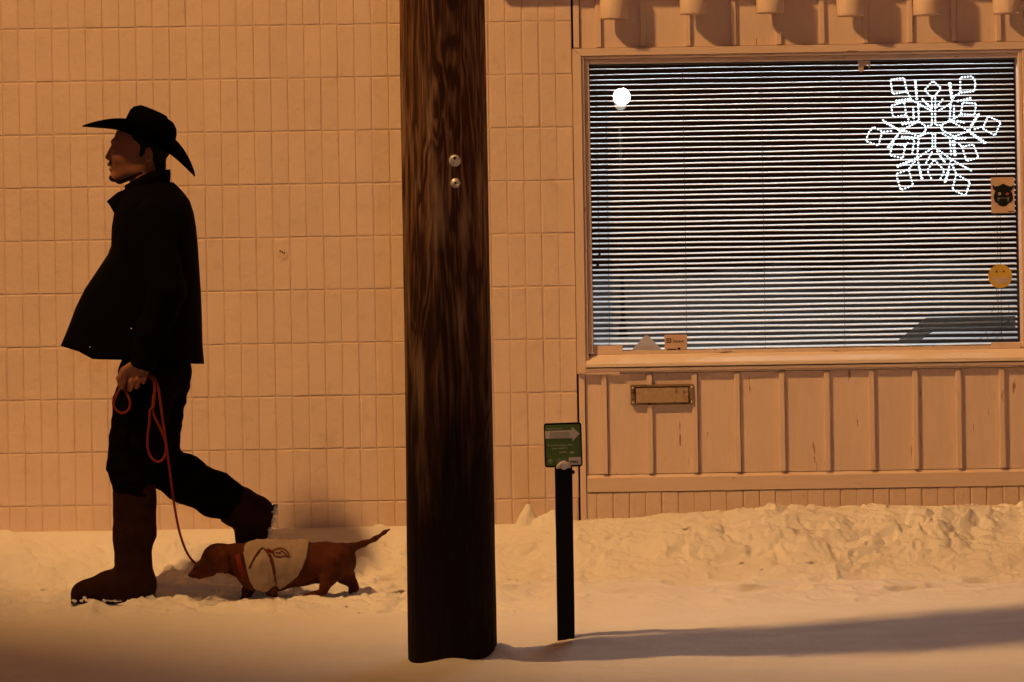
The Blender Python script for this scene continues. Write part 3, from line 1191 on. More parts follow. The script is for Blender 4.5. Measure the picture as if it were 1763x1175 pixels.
slats = [slat_mesh(s) for s in range(6)]
bl = WORLD_LOC[blind.name]
for i in range(NS):
    o = bpy.data.objects.new('slat', slats[(i * 5) % 6])
    COL.objects.link(o)
    o.parent = blind
    z = Z(1390, 112) - i * PITCH
    t = i / (NS - 1)
    o.location = (0, 0, z - bl[2] + random.uniform(-0.0004, 0.0004))
    tilt = 12 + 9 * t + random.uniform(-0.8, 0.8)
    o.rotation_euler = (math.radians(tilt), math.radians(random.uniform(-0.05, 0.05)), 0)
MB().box(BX0, BX1, BY - 0.014, BY + 0.014, ZW1 - 0.004, ZW1 + 0.010, 0.002).build('head_rail', M_DARKPANEL, blind)
for p in (1047, 1181, 1317, 1455, 1722):
    x = X(p, 350)
    for dy in (-0.0145, 0.0145):
        MB().tube([(x + dy * 0.05, BY + dy, ZW1), (x + 0.001, BY + dy, (ZW0 + ZW1) / 2), (x, BY + dy, ZW0)], 0.0008, 5).build('ladder_cord', M_CORD, blind)
x = X(1031, 300)
pull = MB().tube(catmull([(x - 0.004, BY - 0.022, ZW1), (x - 0.003, BY - 0.022, Z(1028, 250)), (x, BY - 0.022, Z(1033, 445))], 4), 0.0011, 6).build('pull_cord', M_CORD, blind)
for p, q_ in ((1033, 441), (1030, 459)):
    zz = Z(p, q_)
    xx = X(p, q_)
    MB().tube([(xx, BY - 0.022, zz + 0.014), (xx, BY - 0.022, zz + 0.008), (xx, BY - 0.022, zz - 0.010), (xx, BY - 0.022, zz - 0.012)], [0.002, 0.005, 0.008, 0.003], 10).build('tassel', M_CORD, pull)

# ------------------------------------------------------------------ shop room behind
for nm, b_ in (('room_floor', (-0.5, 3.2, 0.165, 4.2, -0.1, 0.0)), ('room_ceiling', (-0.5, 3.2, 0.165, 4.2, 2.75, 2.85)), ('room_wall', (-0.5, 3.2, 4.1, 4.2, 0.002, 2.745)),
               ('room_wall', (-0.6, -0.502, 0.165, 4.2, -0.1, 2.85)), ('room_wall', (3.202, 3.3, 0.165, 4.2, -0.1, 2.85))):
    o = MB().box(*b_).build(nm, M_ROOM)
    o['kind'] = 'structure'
rl_ = empty('ceiling_light', (1.25, 1.5, 2.6), 'white strip light in the shop room behind the blind', 'ceiling light')
MB().box(0.2, 2.3, 1.43, 1.57, 2.60, 2.66, 0.004).build('housing', M_STEEL, rl_)
la = bpy.data.lights.new('strip_light', 'AREA')
la.shape = 'RECTANGLE'
la.size, la.size_y = 2.0, 0.25
la.energy = ROOM_POWER
la.color = (0.93, 0.97, 1.0)
lo_ = bpy.data.objects.new('tube', la)
COL.objects.link(lo_)
lo_.parent = rl_
lo_.location = (0, 0, -0.03)
lo_.rotation_euler = (math.radians(-52), 0, 0)

# ------------------------------------------------------------------ things in the window
SFY = GY + 0.022
flake_lines = [
    [(270, 90), (390, 75), (415, 195), (290, 215), (270, 90)], [(415, 195), (445, 245), (445, 285)], [(485, 95), (500, 270)], [(493, 95), (507, 270)], [(310, 275), (440, 260), (500, 290)], [(312, 288), (440, 275)],
    [(645, 100), (715, 165), (655, 240), (625, 240), (570, 180), (645, 100)], [(635, 240), (635, 490)], [(665, 240), (665, 490)],
    [(545, 255), (635, 350)], [(553, 265), (630, 335)], [(735, 255), (670, 340)], [(500, 290), (630, 365)], [(800, 300), (690, 365)],
    [(885, 70), (990, 60), (1018, 110), (1010, 190), (885, 205), (885, 70)], [(885, 205), (830, 235), (800, 300)], [(785, 110), (805, 260)], [(797, 110), (815, 250)], [(850, 285), (985, 245)], [(855, 275), (985, 262)],
    [(470, 320), (475, 440)], [(515, 300), (520, 450)], [(800, 300), (790, 450)], [(830, 310), (828, 440)],
    [(275, 320), (390, 285), (410, 400), (295, 420), (275, 320)], [(410, 400), (435, 450)], [(905, 290), (1025, 300), (1010, 400), (890, 395), (905, 290)], [(890, 395), (800, 450)],
    [(355, 470), (520, 455), (580, 500), (580, 540), (525, 590), (400, 540), (360, 540), (520, 455)], [(365, 485), (500, 465)],
    [(195, 440), (360, 540)], [(205, 460), (350, 535)], [(240, 690), (360, 540)], [(252, 692), (340, 575)], [(120, 505), (200, 545), (165, 670), (55, 630), (75, 560), (120, 505)], [(200, 550), (290, 540)],
    [(720, 490), (790, 450), (960, 540), (1120, 650)], [(970, 560), (1105, 655)], [(1055, 385), (960, 540)], [(1040, 390), (975, 500)], [(960, 540), (830, 590), (720, 530), (720, 490)],
    [(1130, 410), (1240, 465), (1190, 580), (1080, 520), (1130, 410)], [(1080, 500), (1000, 530)], [(790, 450), (930, 470)], [(850, 450), (925, 462)],
    [(640, 560), (640, 690)], [(665, 560), (665, 690)], [(290, 655), (400, 670), (380, 780), (265, 755), (290, 655)], [(360, 590), (525, 600)], [(365, 602), (480, 612)], [(480, 620), (460, 750)], [(520, 600), (505, 780)], [(430, 640), (400, 670)],
    [(790, 590), (805, 760)], [(830, 620), (845, 765)], [(815, 620), (835, 765)], [(790, 600), (945, 600)], [(830, 612), (940, 608)], [(900, 680), (1000, 660), (1045, 775), (940, 805), (900, 680)], [(870, 650), (900, 680)],
    [(525, 590), (590, 560), (640, 560)], [(720, 560), (790, 600)], [(590, 500), (640, 490)], [(670, 490), (720, 490)],
    [(505, 780), (640, 690)], [(670, 690), (805, 790)], [(580, 830), (640, 720)], [(675, 710), (755, 820)], [(690, 735), (745, 815)], [(655, 790), (745, 890), (705, 970)], [(655, 790), (595, 890), (635, 970)],
    [(320, 850), (500, 780)], [(325, 860), (470, 800)], [(505, 780), (555, 970)], [(520, 850), (545, 970)], [(320, 920), (430, 880), (470, 1020), (360, 1060), (320, 920)], [(430, 880), (490, 800)],
    [(805, 790), (990, 895)], [(850, 820), (985, 888)], [(805, 790), (745, 1000)], [(790, 870), (755, 995)], [(850, 920), (970, 990), (930, 1110), (815, 1055), (850, 920)], [(850, 920), (810, 830)],
]


def fl(p):
    return P(1480 + p[0] / 5.108, 120 + p[1] / 5.108, DW + SFY)


fc = fl((650, 530))
flake = empty('snowflake_light', (fc[0], SFY, fl((650, 1110))[2]), 'lit white snowflake made of small lights hung in the shop window', 'snowflake light')
sect_w = [MB() for _ in range(6)]
sect_l = [MB() for _ in range(6)]
for ln in flake_lines:
    pts = [fl(p) for p in ln]
    mid = np.mean(np.array(pts), 0)
    s = int(((math.atan2(mid[2] - fc[2], mid[0] - fc[0]) - math.radians(25)) / (math.pi / 3)) % 6)
    sect_w[s].tube(pts, 0.0016, 5)
    for a, b in zip(pts[:-1], pts[1:]):
        L_ = math.dist(a, b)
        n = max(1, int(round(L_ / 0.0122)))
        for k in range(n):
            t = (k + 0.5) / n
            sect_l[s].ball((a[0] + (b[0] - a[0]) * t, SFY - 0.002, a[2] + (b[2] - a[2]) * t), 0.0038, s=(1, .8, 1))
for s in range(6):
    arm = sect_w[s].build('arm', M_WIRE, flake)
    sect_l[s].build('lights', M_LED, arm, kind='stuff', smooth=True)

# mask card
cy0 = GY - 0.004
a, b = P(1706, 306, DW + cy0), P(1747, 367, DW + cy0)
card = empty('mask_card', ((a[0] + b[0]) / 2, cy0, b[2]), 'tan sticker card with a black horned mask at the right of the window', 'sticker')
MB().box(a[0], b[0], cy0, cy0 + 0.002, b[2], a[2], 0.0004).build('card', M_PAPER, card)


def cardpt(u, v):      # zoomed picture coordinates of the card
    q = P(1690 + u / 13.055, 290 + v / 13.055, DW + cy0)
    return (q[0], q[2])


MB().prism([cardpt(*p) for p in ((235, 375), (300, 410), (380, 400), (440, 370), (488, 345), (530, 370), (600, 400), (660, 410), (735, 375), (715, 450), (660, 510),
                                 (690, 570), (710, 660), (690, 740), (640, 775), (600, 790), (560, 845), (490, 860), (420, 850), (380, 830), (365, 790), (310, 765),
                                 (280, 700), (270, 640), (290, 560), (310, 520), (260, 470))], cy0 - 0.0016, cy0 - 0.0002).build('mask_face', M_INK, card)
for ex, mt_ in ((400, M_EYEW), (575, M_EYER)):
    e = cardpt(ex, 575)
    MB().disc(e[0], e[1], 0.0058, cy0 - 0.0024, cy0 - 0.0017, 14).build('eye', mt_, card)
    MB().disc(e[0], e[1], 0.0028, cy0 - 0.0032, cy0 - 0.0025, 10).build('pupil', M_INK, card)
MB().prism([cardpt(*p) for p in ((350, 645), (400, 665), (560, 665), (620, 640), (610, 740), (580, 755), (575, 690), (540, 680), (420, 685), (395, 700), (390, 750), (365, 740))], cy0 - 0.0023, cy0 - 0.0017).build('mouth', M_INK2, card)
MB().prism([cardpt(*p) for p in ((600, 965), (740, 965), (740, 982), (600, 982))], cy0 - 0.0012, cy0 - 0.0002).build('ink_line', M_DARKINK, card)

# smiling figure hung on a thread
cy1 = GY + 0.012
q = P(1722, 476, DW + cy1)
smile = empty('smiling_figure', (q[0], cy1, Z(1722, 592, DW + cy1)), 'yellow smiling disc figure with thin wire limbs hung in the window', 'ornament')
R_ = 20.5 / F * (DW + cy1)
face = MB().disc(q[0], q[2], R_, cy1 - 0.003, cy1 + 0.003, 40).build('face', M_YELLOW, smile)
for ex, ez in ((1715.5, 468), (1728, 467.5)):
    e = P(ex, ez, DW + cy1)
    MB().disc(e[0], e[2], 0.0038, cy1 - 0.0042, cy1 - 0.0031, 12).build('eye', M_DARKINK, face)
gr = [P(1520 + u / 6.527, 440 + v / 6.527, DW + cy1) for u, v in ((1225, 240), (1270, 250), (1330, 252), (1390, 245), (1420, 235), (1415, 275), (1385, 305), (1330, 318), (1275, 308), (1240, 280))]
MB().prism([(g_[0], g_[2]) for g_ in gr], cy1 - 0.0042, cy1 - 0.0031).build('grin', M_TEETH, face)
for ln in ([(1190, 0), (1185, 60), (1090, 380)], ):
    pass
wl_ = lambda u, v: P(1520 + u / 6.527, 440 + v / 6.527, DW + cy1)
for nm, ln in (('thread', [(1320, -440), (1320, 105)]), ('body_wire', [(1275, 372), (1280, 450), (1285, 520)]), ('arm', [(1285, 520), (1255, 560), (1230, 620), (1218, 670)]), ('body_wire', [(1330, 372), (1330, 700), (1340, 970)]),
               ('arm', [(1375, 520), (1405, 560), (1420, 610), (1400, 670)]), ('leg', [(1200, 820), (1140, 890), (1075, 960)]), ('leg', [(1420, 720), (1370, 780), (1280, 850), (1200, 900), (1160, 960)]), ('leg', [(1480, 590), (1455, 680), (1360, 820), (1260, 950)])):
    MB().tube(catmull([wl_(*p) for p in ln], 5), 0.0011, 6).build(nm, M_CORD, smile)

# payment card, folded paper, paper corner, dark sheet over the blind, sill clutter
cy2 = GY - 0.004
a, b = P(1144, 577, DW + cy2), P(1183, 606, DW + cy2)
sq = empty('payment_card', ((a[0] + b[0]) / 2, cy2, b[2]), 'small tan payment card sticker at the bottom of the window', 'sticker')
MB().box(a[0], b[0], cy2, cy2 + 0.002, b[2], a[2], 0.0007).build('card', M_PAPER, sq)
lc = P(1151.5, 586.7, DW + cy2)
for k_ in range(4):
    dx, dz = ((-.0075, 0), (.0075, 0), (0, -.0075), (0, .0075))[k_]
    MB().box(lc[0] + dx - (0.0016 if dx else 0.0091), lc[0] + dx + (0.0016 if dx else 0.0091), cy2 - 0.0012, cy2 - 0.0003, lc[2] + dz - (0.0091 if dx else 0.0016), lc[2] + dz + (0.0091 if dx else 0.0016) - (0.0001 * k_)).build('logo_side', M_DARKINK, sq)
MB().box(lc[0] - 0.0022, lc[0] + 0.0022, cy2 - 0.0012, cy2 - 0.0003, lc[2] - 0.0022, lc[2] + 0.0022).build('logo_dot', M_DARKINK, sq)
t_ = P(1158, 590, DW + cy2)
lettering('Square', 0.0165, t_[0], cy2 - 0.0006, t_[2], M_DARKINK, sq)
t_ = P(1149, 602.5, DW + cy2)
MB().box(t_[0], t_[0] + 0.036, cy2 - 0.0012, cy2 - 0.0003, t_[2], t_[2] + 0.0035).build('ink_line', M_DARKINK, sq)
MB().box(t_[0] + 0.042, t_[0] + 0.052, cy2 - 0.0012, cy2 - 0.0003, t_[2] - 0.001, t_[2] + 0.008).build('ink_block', M_DARKINK, sq)

cy3 = GY + 0.016
tri = [P(u, v, DW + cy3) for u, v in ((1085, 606), (1110, 578), (1116, 578), (1140, 603), (1138, 606))]
MB().prism([(p[0], p[2]) for p in tri], cy3 - 0.003, cy3 + 0.003).build('folded_paper', M_PLASTER, label='grey folded paper triangle standing on the window ledge beside the card', cat='paper')
cy4 = GY - 0.003
scp = [P(1470 + 0 + (u - 65) / 4.198 + 6, 100 + v / 4.198, DW + cy4) for u, v in ((68, 20), (158, 20), (156, 70), (145, 72), (142, 48), (112, 60), (108, 95), (92, 105), (74, 85))]
MB().prism([(p[0], p[2]) for p in scp], cy4, cy4 + 0.0015).build('tape_scrap', M_PLASTER, label='torn tape scrap at the top edge of the window glass', cat='scrap')
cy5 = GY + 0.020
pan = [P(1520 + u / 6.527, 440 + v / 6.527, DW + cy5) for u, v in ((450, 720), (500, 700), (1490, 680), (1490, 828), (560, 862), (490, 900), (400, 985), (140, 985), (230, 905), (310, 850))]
MB().prism([(p[0], p[2]) for p in pan], cy5, cy5 + 0.004).build('dark_patch_sheet', M_FILM, label='dark see-through sheet standing in for a dark patch over the blind', cat='panel')  # sheet put in to darken this patch of the blind
cy6 = GY + 0.014
for i_, (pts_, r_) in enumerate((([(1625, 600), (1640, 598), (1655, 596), (1672, 596), (1690, 598), (1708, 597)], 0.003),)):
    MB().tube(catmull([P(u, v, DW + cy6) for u, v in pts_], 6), r_, 6).build('loose_cable', M_CORD, label='dark loose cable lying along the window ledge at right', cat='cable')

# lamp on the far side of the street: it shows as a glint in the glass
g0 = P(1068, 167, DW + GY)
dirv = np.array([g0[0], DW + GY, g0[2] - CAMZ]) / (DW + GY)
far = 24.0
fl_p = (g0[0] + dirv[0] * far, GY - far, g0[2] + dirv[2] * far - 0.07)
fst = empty('far_lamp_post', (fl_p[0], fl_p[1], 0.0), 'far street lamp post with a round lit globe across the street', 'street lamp')
MB().tube([(fl_p[0], fl_p[1] - 0.3, -0.02), (fl_p[0], fl_p[1] - 0.3, 0.3), (fl_p[0], fl_p[1] - 0.3, fl_p[2] - 0.3)], [0.07, 0.025, 0.018], 12).build('post', M_DARKPANEL, fst)
MB().ball((fl_p[0], fl_p[1] + 0.12, fl_p[2]), 0.046, 2).build('globe', material('globe_glow', (1.0, 0.95, 0.82), emit=60.0), fst, smooth=True)
MB().ball((fl_p[0], fl_p[1], fl_p[2] - 0.02), 0.075, 2).build('glint_halo', material('halo_glow', (1.0, 0.93, 0.80), emit=3.0), fst, smooth=True)  # dimmer glowing ball added to imitate a halo round the glint
fd_ = bpy.data.lights.new('globe_light', 'POINT')
fd_.energy = 420.0
fd_.color = (1.0, 0.93, 0.84)
fd_.shadow_soft_size = 0.1
fo_ = bpy.data.objects.new('globe_bulb', fd_)
COL.objects.link(fo_)
fo_.parent = fst
fo_.location = (0, 0.45, fl_p[2] + 0.05)

# ploughed snow along the far side of the street (seen in the glass)
fx_ = np.linspace(-14, 16, 160)
fy_ = np.linspace(-30.0, -26.0, 30)
FX, FY_ = np.meshgrid(fx_, fy_, indexing='ij')
FZ = -0.06 + (0.95 + 0.35 * fbm(FX, FY_ * 0, 2.6, 3, 300)) * sstep(-26.0, -27.2, FY_) * sstep(-30.0, -28.6, FY_) + 0.10 * fbm(FX, FY_, 0.6, 3, 310) * sstep(-26.0, -26.6, FY_) * sstep(-30.0, -29.4, FY_)
gi_ = np.arange(FX.size).reshape(FX.shape)
bk = mesh('far_snow_bank', np.stack([FX, FY_, FZ], -1).reshape(-1, 3), np.stack([gi_[:-1, :-1], gi_[1:, :-1], gi_[1:, 1:], gi_[:-1, 1:]], -1).reshape(-1, 4), M_SNOW, smooth=True)
bk['kind'] = 'structure'

# ------------------------------------------------------------------ canopy with hanging pipes
can = empty('pipe_canopy', (X(1390), -0.1, Z(1390, -20)), 'canopy edge with a row of painted hanging pipes above the window', 'canopy')
PD = 0.07
pr = 23.5 / F * (DW - PD)
zc0 = Z(1390, -34)
MB().box(X(850), XT1, -0.02 - PD, -0.004, zc0, zc0 + 0.12, 0.004).build('fascia_board', M_TRIM, can)
for i_, (px_, pb) in enumerate(((1056.5, 33), (1194, 25), (1326, 23), (1464, 28), (1596, 26.5), (1733, 24), (1868, 26), (2004, 25))):
    q = P(px_, pb if px_ < 1763 else 26 - (px_ - 1763) * 0.015, DW - PD)
    mbp = MB()
    seg = 40
    v, f = [], []
    ztop = zc0 - 0.001
    rin = pr - 0.004
    for zz, rr in ((ztop, pr), (q[2] + 0.002, pr), (q[2], pr - 0.001), (q[2], rin), (q[2] + 0.03, rin - 0.002)):
        for k_ in range(seg):
            an = 2 * math.pi * k_ / seg
            v.append((q[0] + rr * math.cos(an), -PD + rr * math.sin(an), zz))
    for j in range(4):
        for k_ in range(seg):
            k2 = (k_ + 1) % seg
            f.append((j * seg + k_, (j + 1) * seg + k_, (j + 1) * seg + k2, j * seg + k2))
    f.append(tuple(range(4 * seg, 5 * seg)))
    f.append(tuple(range(seg)))
    o = mesh('pipe', v, f, M_PIPE, can)
    for p in o.data.polygons:
        p.use_smooth = len(p.vertices) == 4

# ------------------------------------------------------------------ utility pole
pole = empty('utility_pole', (POLE_C[0], POLE_C[1], 0.0), 'thick dark brown wooden utility pole in the snow', 'utility pole')
PTOP = 6.2
segs = 128
zz_ = np.concatenate([np.arange(-0.12, 2.5, 0.012), np.linspace(2.52, PTOP, 40)])
an = np.linspace(0, 2 * math.pi, segs, endpoint=False)
A, ZZ = np.meshgrid(an, zz_)
rad = 0.1412 - (ZZ / 2.15) * 0.0062
cx_, sx_ = np.cos(A), np.sin(A)
grain = noise3(cx_ * 5, sx_ * 5, ZZ * 1.1, 21) * 0.0022 + noise3(cx_ * 14, sx_ * 14, ZZ * 1.6, 22) * 0.0014 + noise3(cx_ * 32, sx_ * 32, ZZ * 2.0, 23) * 0.0008
crack = 0
for a0, z0, z1, wv, dp in ((math.radians(-142), 1.35, 2.9, 0.022, 0.010), (math.radians(-70), -0.1, 1.0, 0.016, 0.006), (math.radians(-40), 0.6, 1.9, 0.014, 0.006), (math.radians(60), 0, 3, 0.02, 0.01), (math.radians(170), 0, 4, 0.02, 0.012)):
    dd = (A - a0 - 0.05 * noise2(ZZ / 0.35, ZZ * 0, 25) - 0.015 * noise2(ZZ / 0.06, ZZ * 0, 26) + math.pi) % (2 * math.pi) - math.pi
    crack = crack - dp * np.exp(-(dd / wv) ** 2) * sstep(z0, z0 + 0.25, ZZ) * sstep(z1, z1 - 0.25, ZZ)
rad = rad + grain + crack
pv = np.stack([POLE_C[0] + rad * cx_, POLE_C[1] + rad * sx_, ZZ], -1).reshape(-1, 3)
nr = len(zz_)
ii = np.arange(nr * segs).reshape(nr, segs)
j2 = np.roll(ii, -1, axis=1)
pf = np.stack([ii[:-1], j2[:-1], j2[1:], ii[1:]], -1).reshape(-1, 4)
mesh('shaft', pv, pf, M_POLE, pole, smooth=True)
MB().tube([(POLE_C[0], POLE_C[1], PTOP - 0.012), (POLE_C[0], POLE_C[1], PTOP + 0.01)], [0.132, 0.12], 32).build('cap', M_STEEL, pole)
for (u, v_, r_, hl) in ((783, 277, 10.2, (0.0, 0.55)), (784, 315.5, 8.3, (0.05, 0.0))):
    q = P(u, v_, POLE_D - 0.14)
    yy = POLE_C[1] - math.sqrt(max(0.136 ** 2 - (q[0] - POLE_C[0]) ** 2, 0.0)) - 0.003
    R_ = r_ / F * POLE_D
    v, f = [], []
    sg = 28
    for rr, yo in ((1.0, 0.004), (1.0, -0.001), (0.9, -0.0045), (0.5, -0.010), (0.26, -0.0118)):
        for k_ in range(sg):
            t = 2 * math.pi * k_ / sg
            off = 1 - rr if rr < 1 else 0
            v.append((q[0] + rr * R_ * math.cos(t) + hl[0] * R_ * off, yy + yo, q[2] + rr * R_ * math.sin(t) + hl[1] * R_ * off))
    for j in range(4):
        for k_ in range(sg):
            k2 = (k_ + 1) % sg
            f.append((j * sg + k_, j * sg + k2, (j + 1) * sg + k2, (j + 1) * sg + k_))
    f.append(tuple(range(4 * sg, 5 * sg)))
    cap = mesh('metal_disc', v, f, M_METAL, pole, smooth=False)
    MB().disc(q[0] + hl[0] * R_ * .76, q[2] + hl[1] * R_ * .76, R_ * 0.25, yy - 0.0130, yy - 0.0119, 12).build('nail_hole', M_DARKINK, cap)

# bracket lamp that lights the scene, carried by the pole above the picture
lampo = empty('street_lamp', (POLE_C[0] - 0.13, POLE_C[1], 4.75), 'steel bracket street lamp carried by the utility pole', 'street lamp')
MB().tube(catmull([(POLE_C[0] - 0.10, POLE_C[1], LAMP[2] + 0.05), (POLE_C[0] - 0.5, POLE_C[1] - 0.06, LAMP[2] + 0.36), (-1.5, LAMP[1] + 0.15, LAMP[2] + 0.45), (LAMP[0] + 0.2, LAMP[1] + 0.02, LAMP[2] + 0.36)], 8), 0.024, 12).build('arm', M_STEEL, lampo)
# hood: a bent sheet above the burner and an added shield that darkens the near snow
SK = math.radians(230)          # direction the added shield faces
hood = MB()
v, f = [], []
sg = 36
rings = [(0.02, 0.33), (0.14, 0.30), (0.20, 0.22), (0.23, 0.10)]
for rr, zz in rings:
    for k_ in range(sg):
        t = 2 * math.pi * k_ / sg
        v.append((LAMP[0] + rr * math.cos(t), LAMP[1] + rr * math.sin(t), LAMP[2] + zz))
for j in range(len(rings) - 1):
    for k_ in range(sg):
        k2 = (k_ + 1) % sg
        f.append((j * sg + k_, j * sg + k2, (j + 1) * sg + k2, (j + 1) * sg + k_))
hood.add(v, f)
hood.build('hood', M_STEEL, lampo, smooth=True)
SHIELD_EDGE = -0.249  # lower edge of the added shield, keeps lamplight off the foreground
sv, sf = [], []
for k_ in range(-8, 9):
    t = SK + k_ / 8 * math.radians(95)
    side = 0.235 * math.sin(k_ / 8 * math.radians(95))
    fwd_ = 0.235 * math.cos(k_ / 8 * math.radians(95))
    for tt in (0.0, 0.5, 1.0):
        fd = fwd_ * (1 - tt) + SHIELD_EDGE * tt
        zz = 0.098 - 0.80 * tt
        sv.append((LAMP[0] + fd * math.cos(SK) - side * math.sin(SK), LAMP[1] + fd * math.sin(SK) + side * math.cos(SK), LAMP[2] + zz))
for k_ in range(16):
    for j in range(2):
        a_ = k_ * 3 + j
        sf.append((a_, a_ + 1, a_ + 4, a_ + 3))
mesh('added_light_shield', sv, sf, M_STEEL, lampo, smooth=True)
ld = bpy.data.lights.new('sodium_burner', 'POINT')
ld.shadow_soft_size = 0.13
ld.color = LAMP_COLOR
ld.energy = LAMP_POWER
ld.use_nodes = True
ln_ = ld.node_tree
em = ln_.nodes['Emission']
fo = ln_.nodes.new('ShaderNodeLightFalloff')
fo.inputs['Strength'].default_value = 1.0
ln_.links.new(fo.outputs['Constant'], em.inputs['Strength'])
lob = bpy.data.objects.new('burner', ld)
COL.objects.link(lob)
lob.parent = lampo
lob.location = Vector(LAMP) - Vector(WORLD_LOC[lampo.name])

# ------------------------------------------------------------------ parking sign
pd = POST_D
sign = empty('parking_sign_post', (POST_C[0], pd - DW, 0.0), 'small green parking sign with white arrow on a black post in snow', 'parking sign')
s_ = 1 / F * pd
px0, px1 = X(957.5, 950, pd), X(987.5, 950, pd)
sy0 = pd - DW
mbp = MB()
mbp.box(px0, px1, sy0 + 0.0, sy0 + 0.008, -0.10, Z(972, 800, pd), 0.0015)
mbp.box(px0, px0 + 0.007, sy0 + 0.0085, sy0 + 0.034, -0.10, Z(972, 800, pd), 0.0015)
mbp.box(px1 - 0.007, px1, sy0 + 0.0085, sy0 + 0.034, -0.10, Z(972, 800, pd), 0.0015)
mbp.build('post', M_POST, sign)
ca, cb = P(936.5, 728, pd), P(1002, 804, pd)
scx, scz = P(969.5, 766, pd)[0], P(969.5, 766, pd)[2]
hw, hh = 32.4 * s_, 38.0 * s_
tl = math.radians(1.0)


def rrect(hw, hh, r, n=6):
    out = []
    for cx, cz, a0 in ((hw - r, hh - r, 0), (-hw + r, hh - r, 90), (-hw + r, -hh + r, 180), (hw - r, -hh + r, 270)):
        for k_ in range(n + 1):
            a_ = math.radians(a0 + 90 * k_ / n)
            out.append((cx + r * math.cos(a_), cz + r * math.sin(a_)))
    return out


def srot(p):
    return (scx + p[0] * math.cos(tl) - p[1] * math.sin(tl), scz + p[0] * math.sin(tl) + p[1] * math.cos(tl))


plate = MB().prism([srot(p) for p in rrect(hw, hh, 0.0085)], sy0 - 0.010, sy0 - 0.001).build('plate', M_POST, sign)
MB().prism([srot(p) for p in rrect(hw - 0.005, hh - 0.006, 0.005)], sy0 - 0.0112, sy0 - 0.0102).build('green_face', M_SIGN, plate)


def sp(u, v):
    """zoomed sign coordinates -> sign plane"""
    q = P(925 + u / 12.367, 720 + v / 12.367, pd)
    return (q[0], q[2])


fy = sy0 - 0.0113
MB().prism([sp(*p) for p in ((165, 275), (735, 252), (735, 180), (900, 325), (750, 495), (742, 425), (170, 440))], fy - 0.0009, fy).build('arrow', M_WHITEINK, plate)
MB().prism([sp(*p) for p in ((262, 300), (690, 285), (690, 410), (262, 418))], fy - 0.0015, fy - 0.0010).build('worn_patch', M_GREYINK, plate)
for txt, u, v, size, bold in (('PARKING PAYMENT', 195, 245, 0.0052, 0), ('To pay for parking, enter', 215, 600, 0.0072, 0), ('space number in', 300, 660, 0.0072, 0), ('parker', 470, 740, 0.0085, 0), ('app', 695, 738, 0.0085, 0.0002), ('or', 535, 812, 0.0055, 0)):
    q = sp(u, v)
    lettering(txt, size * 1.13, q[0], fy - 0.0004, q[1], M_WHITEINK, plate, rot=tl, bold=bold)
MB().prism([sp(*p) for p in ((665, 835), (928, 825), (928, 985), (668, 995))], fy - 0.0009, fy).build('number_label', M_WHITEINK, plate)
q = sp(690, 955)
lettering('20882', 0.0113, q[0], fy - 0.0014, q[1], M_DARKINK, plate, rot=tl, bold=0.0002)
q = sp(280, 915)
ring = MB()
v, f = [], []
for rr in (0.0062, 0.0050):
    for yo in (-0.0009, 0.0):
        for k_ in range(24):
            t = 2 * math.pi * k_ / 24
            v.append((q[0] + rr * math.cos(t), fy + yo, q[1] + rr * math.sin(t)))
for k_ in range(24):
    k2 = (k_ + 1) % 24
    f += [(k_, k2, 48 + k2, 48 + k_), (k_, 24 + k_, 24 + k2, k2)]
ring.add(v, f).build('logo_ring', M_WHITEINK, plate)
lettering('P', 0.0105, q[0] - 0.0028, fy - 0.0005, q[1] - 0.0036, M_WHITEINK, plate)
for a_ in ((405, 905, 640, 895), (415, 870, 620, 862)):
    MB().prism([sp(a_[0], a_[1]), sp(a_[2], a_[3]), sp(a_[2], a_[3] + 10), sp(a_[0], a_[1] + 10)], fy - 0.0009, fy).build('ink_line', M_GREYINK, plate)
f_ = Field((scx - 0.035, sy0 - 0.04, scz - 0.09), (scx + 0.05, sy0 + 0.012, scz - 0.03), 0.002)
for u, v, r_ in ((440, 1035, 0.0055), (490, 1000, 0.008), (550, 970, 0.0095), (610, 985, 0.009), (660, 1020, 0.007), (560, 1035, 0.009)):
    q = sp(u, v)
    f_.ell((q[0], sy0 - 0.012, q[1]), (r_ * 1.3, 0.009, r_), 0.004)
f_.rough(0.0012, 0.006, 3).build('snow_clump', M_SNOW, sign)
q = P(986.5, 813, pd)
MB().tube([(q[0], sy0 - 0.008, q[2]), (q[0], sy0 + 0.012, q[2])], 0.0065, 6).build('bolt', M_POST, sign)


cr = random.Random(12)
mbc = MB()
cp = []
for k_ in range(190):
    if k_ < 150:
        x_, y_ = cr.uniform(-2.2, 0.2), cr.gauss(-0.85, 0.25)
    else:
        x_, y_ = cr.uniform(0.0, 2.2), cr.gauss(-0.55, 0.16)
    if -1.6 < y_ < -0.06:
        cp.append((x_, y_))
cg = snow_height(np.array([p[0] for p in cp]), np.array([p[1] for p in cp]))
for (x_, y_), g_ in zip(cp, cg):
    r_ = min(0.016, 0.0030 * math.exp(abs(cr.gauss(0, 0.6))))
    n0 = len(mbc.v)
    mbc.ball((x_, y_, float(g_) + r_ * 0.05), r_, 1, (cr.uniform(.9, 1.8), cr.uniform(.8, 1.4), cr.uniform(.4, .8)))
    for i in range(n0, len(mbc.v)):
        v_ = mbc.v[i]
        mbc.v[i] = (v_[0] + cr.uniform(-.2, .2) * r_, v_[1] + cr.uniform(-.2, .2) * r_, v_[2] + cr.uniform(-.15, .15) * r_)
mbc.build('snow_crumbs', M_SNOW, kind='stuff', smooth=True, label='loose crumbs of kicked and shovelled snow on the ground', cat='snow')

# ------------------------------------------------------------------ the walking man
def Q(px, py, oy=0.0):
    return P(px, py, MAN_D + oy)


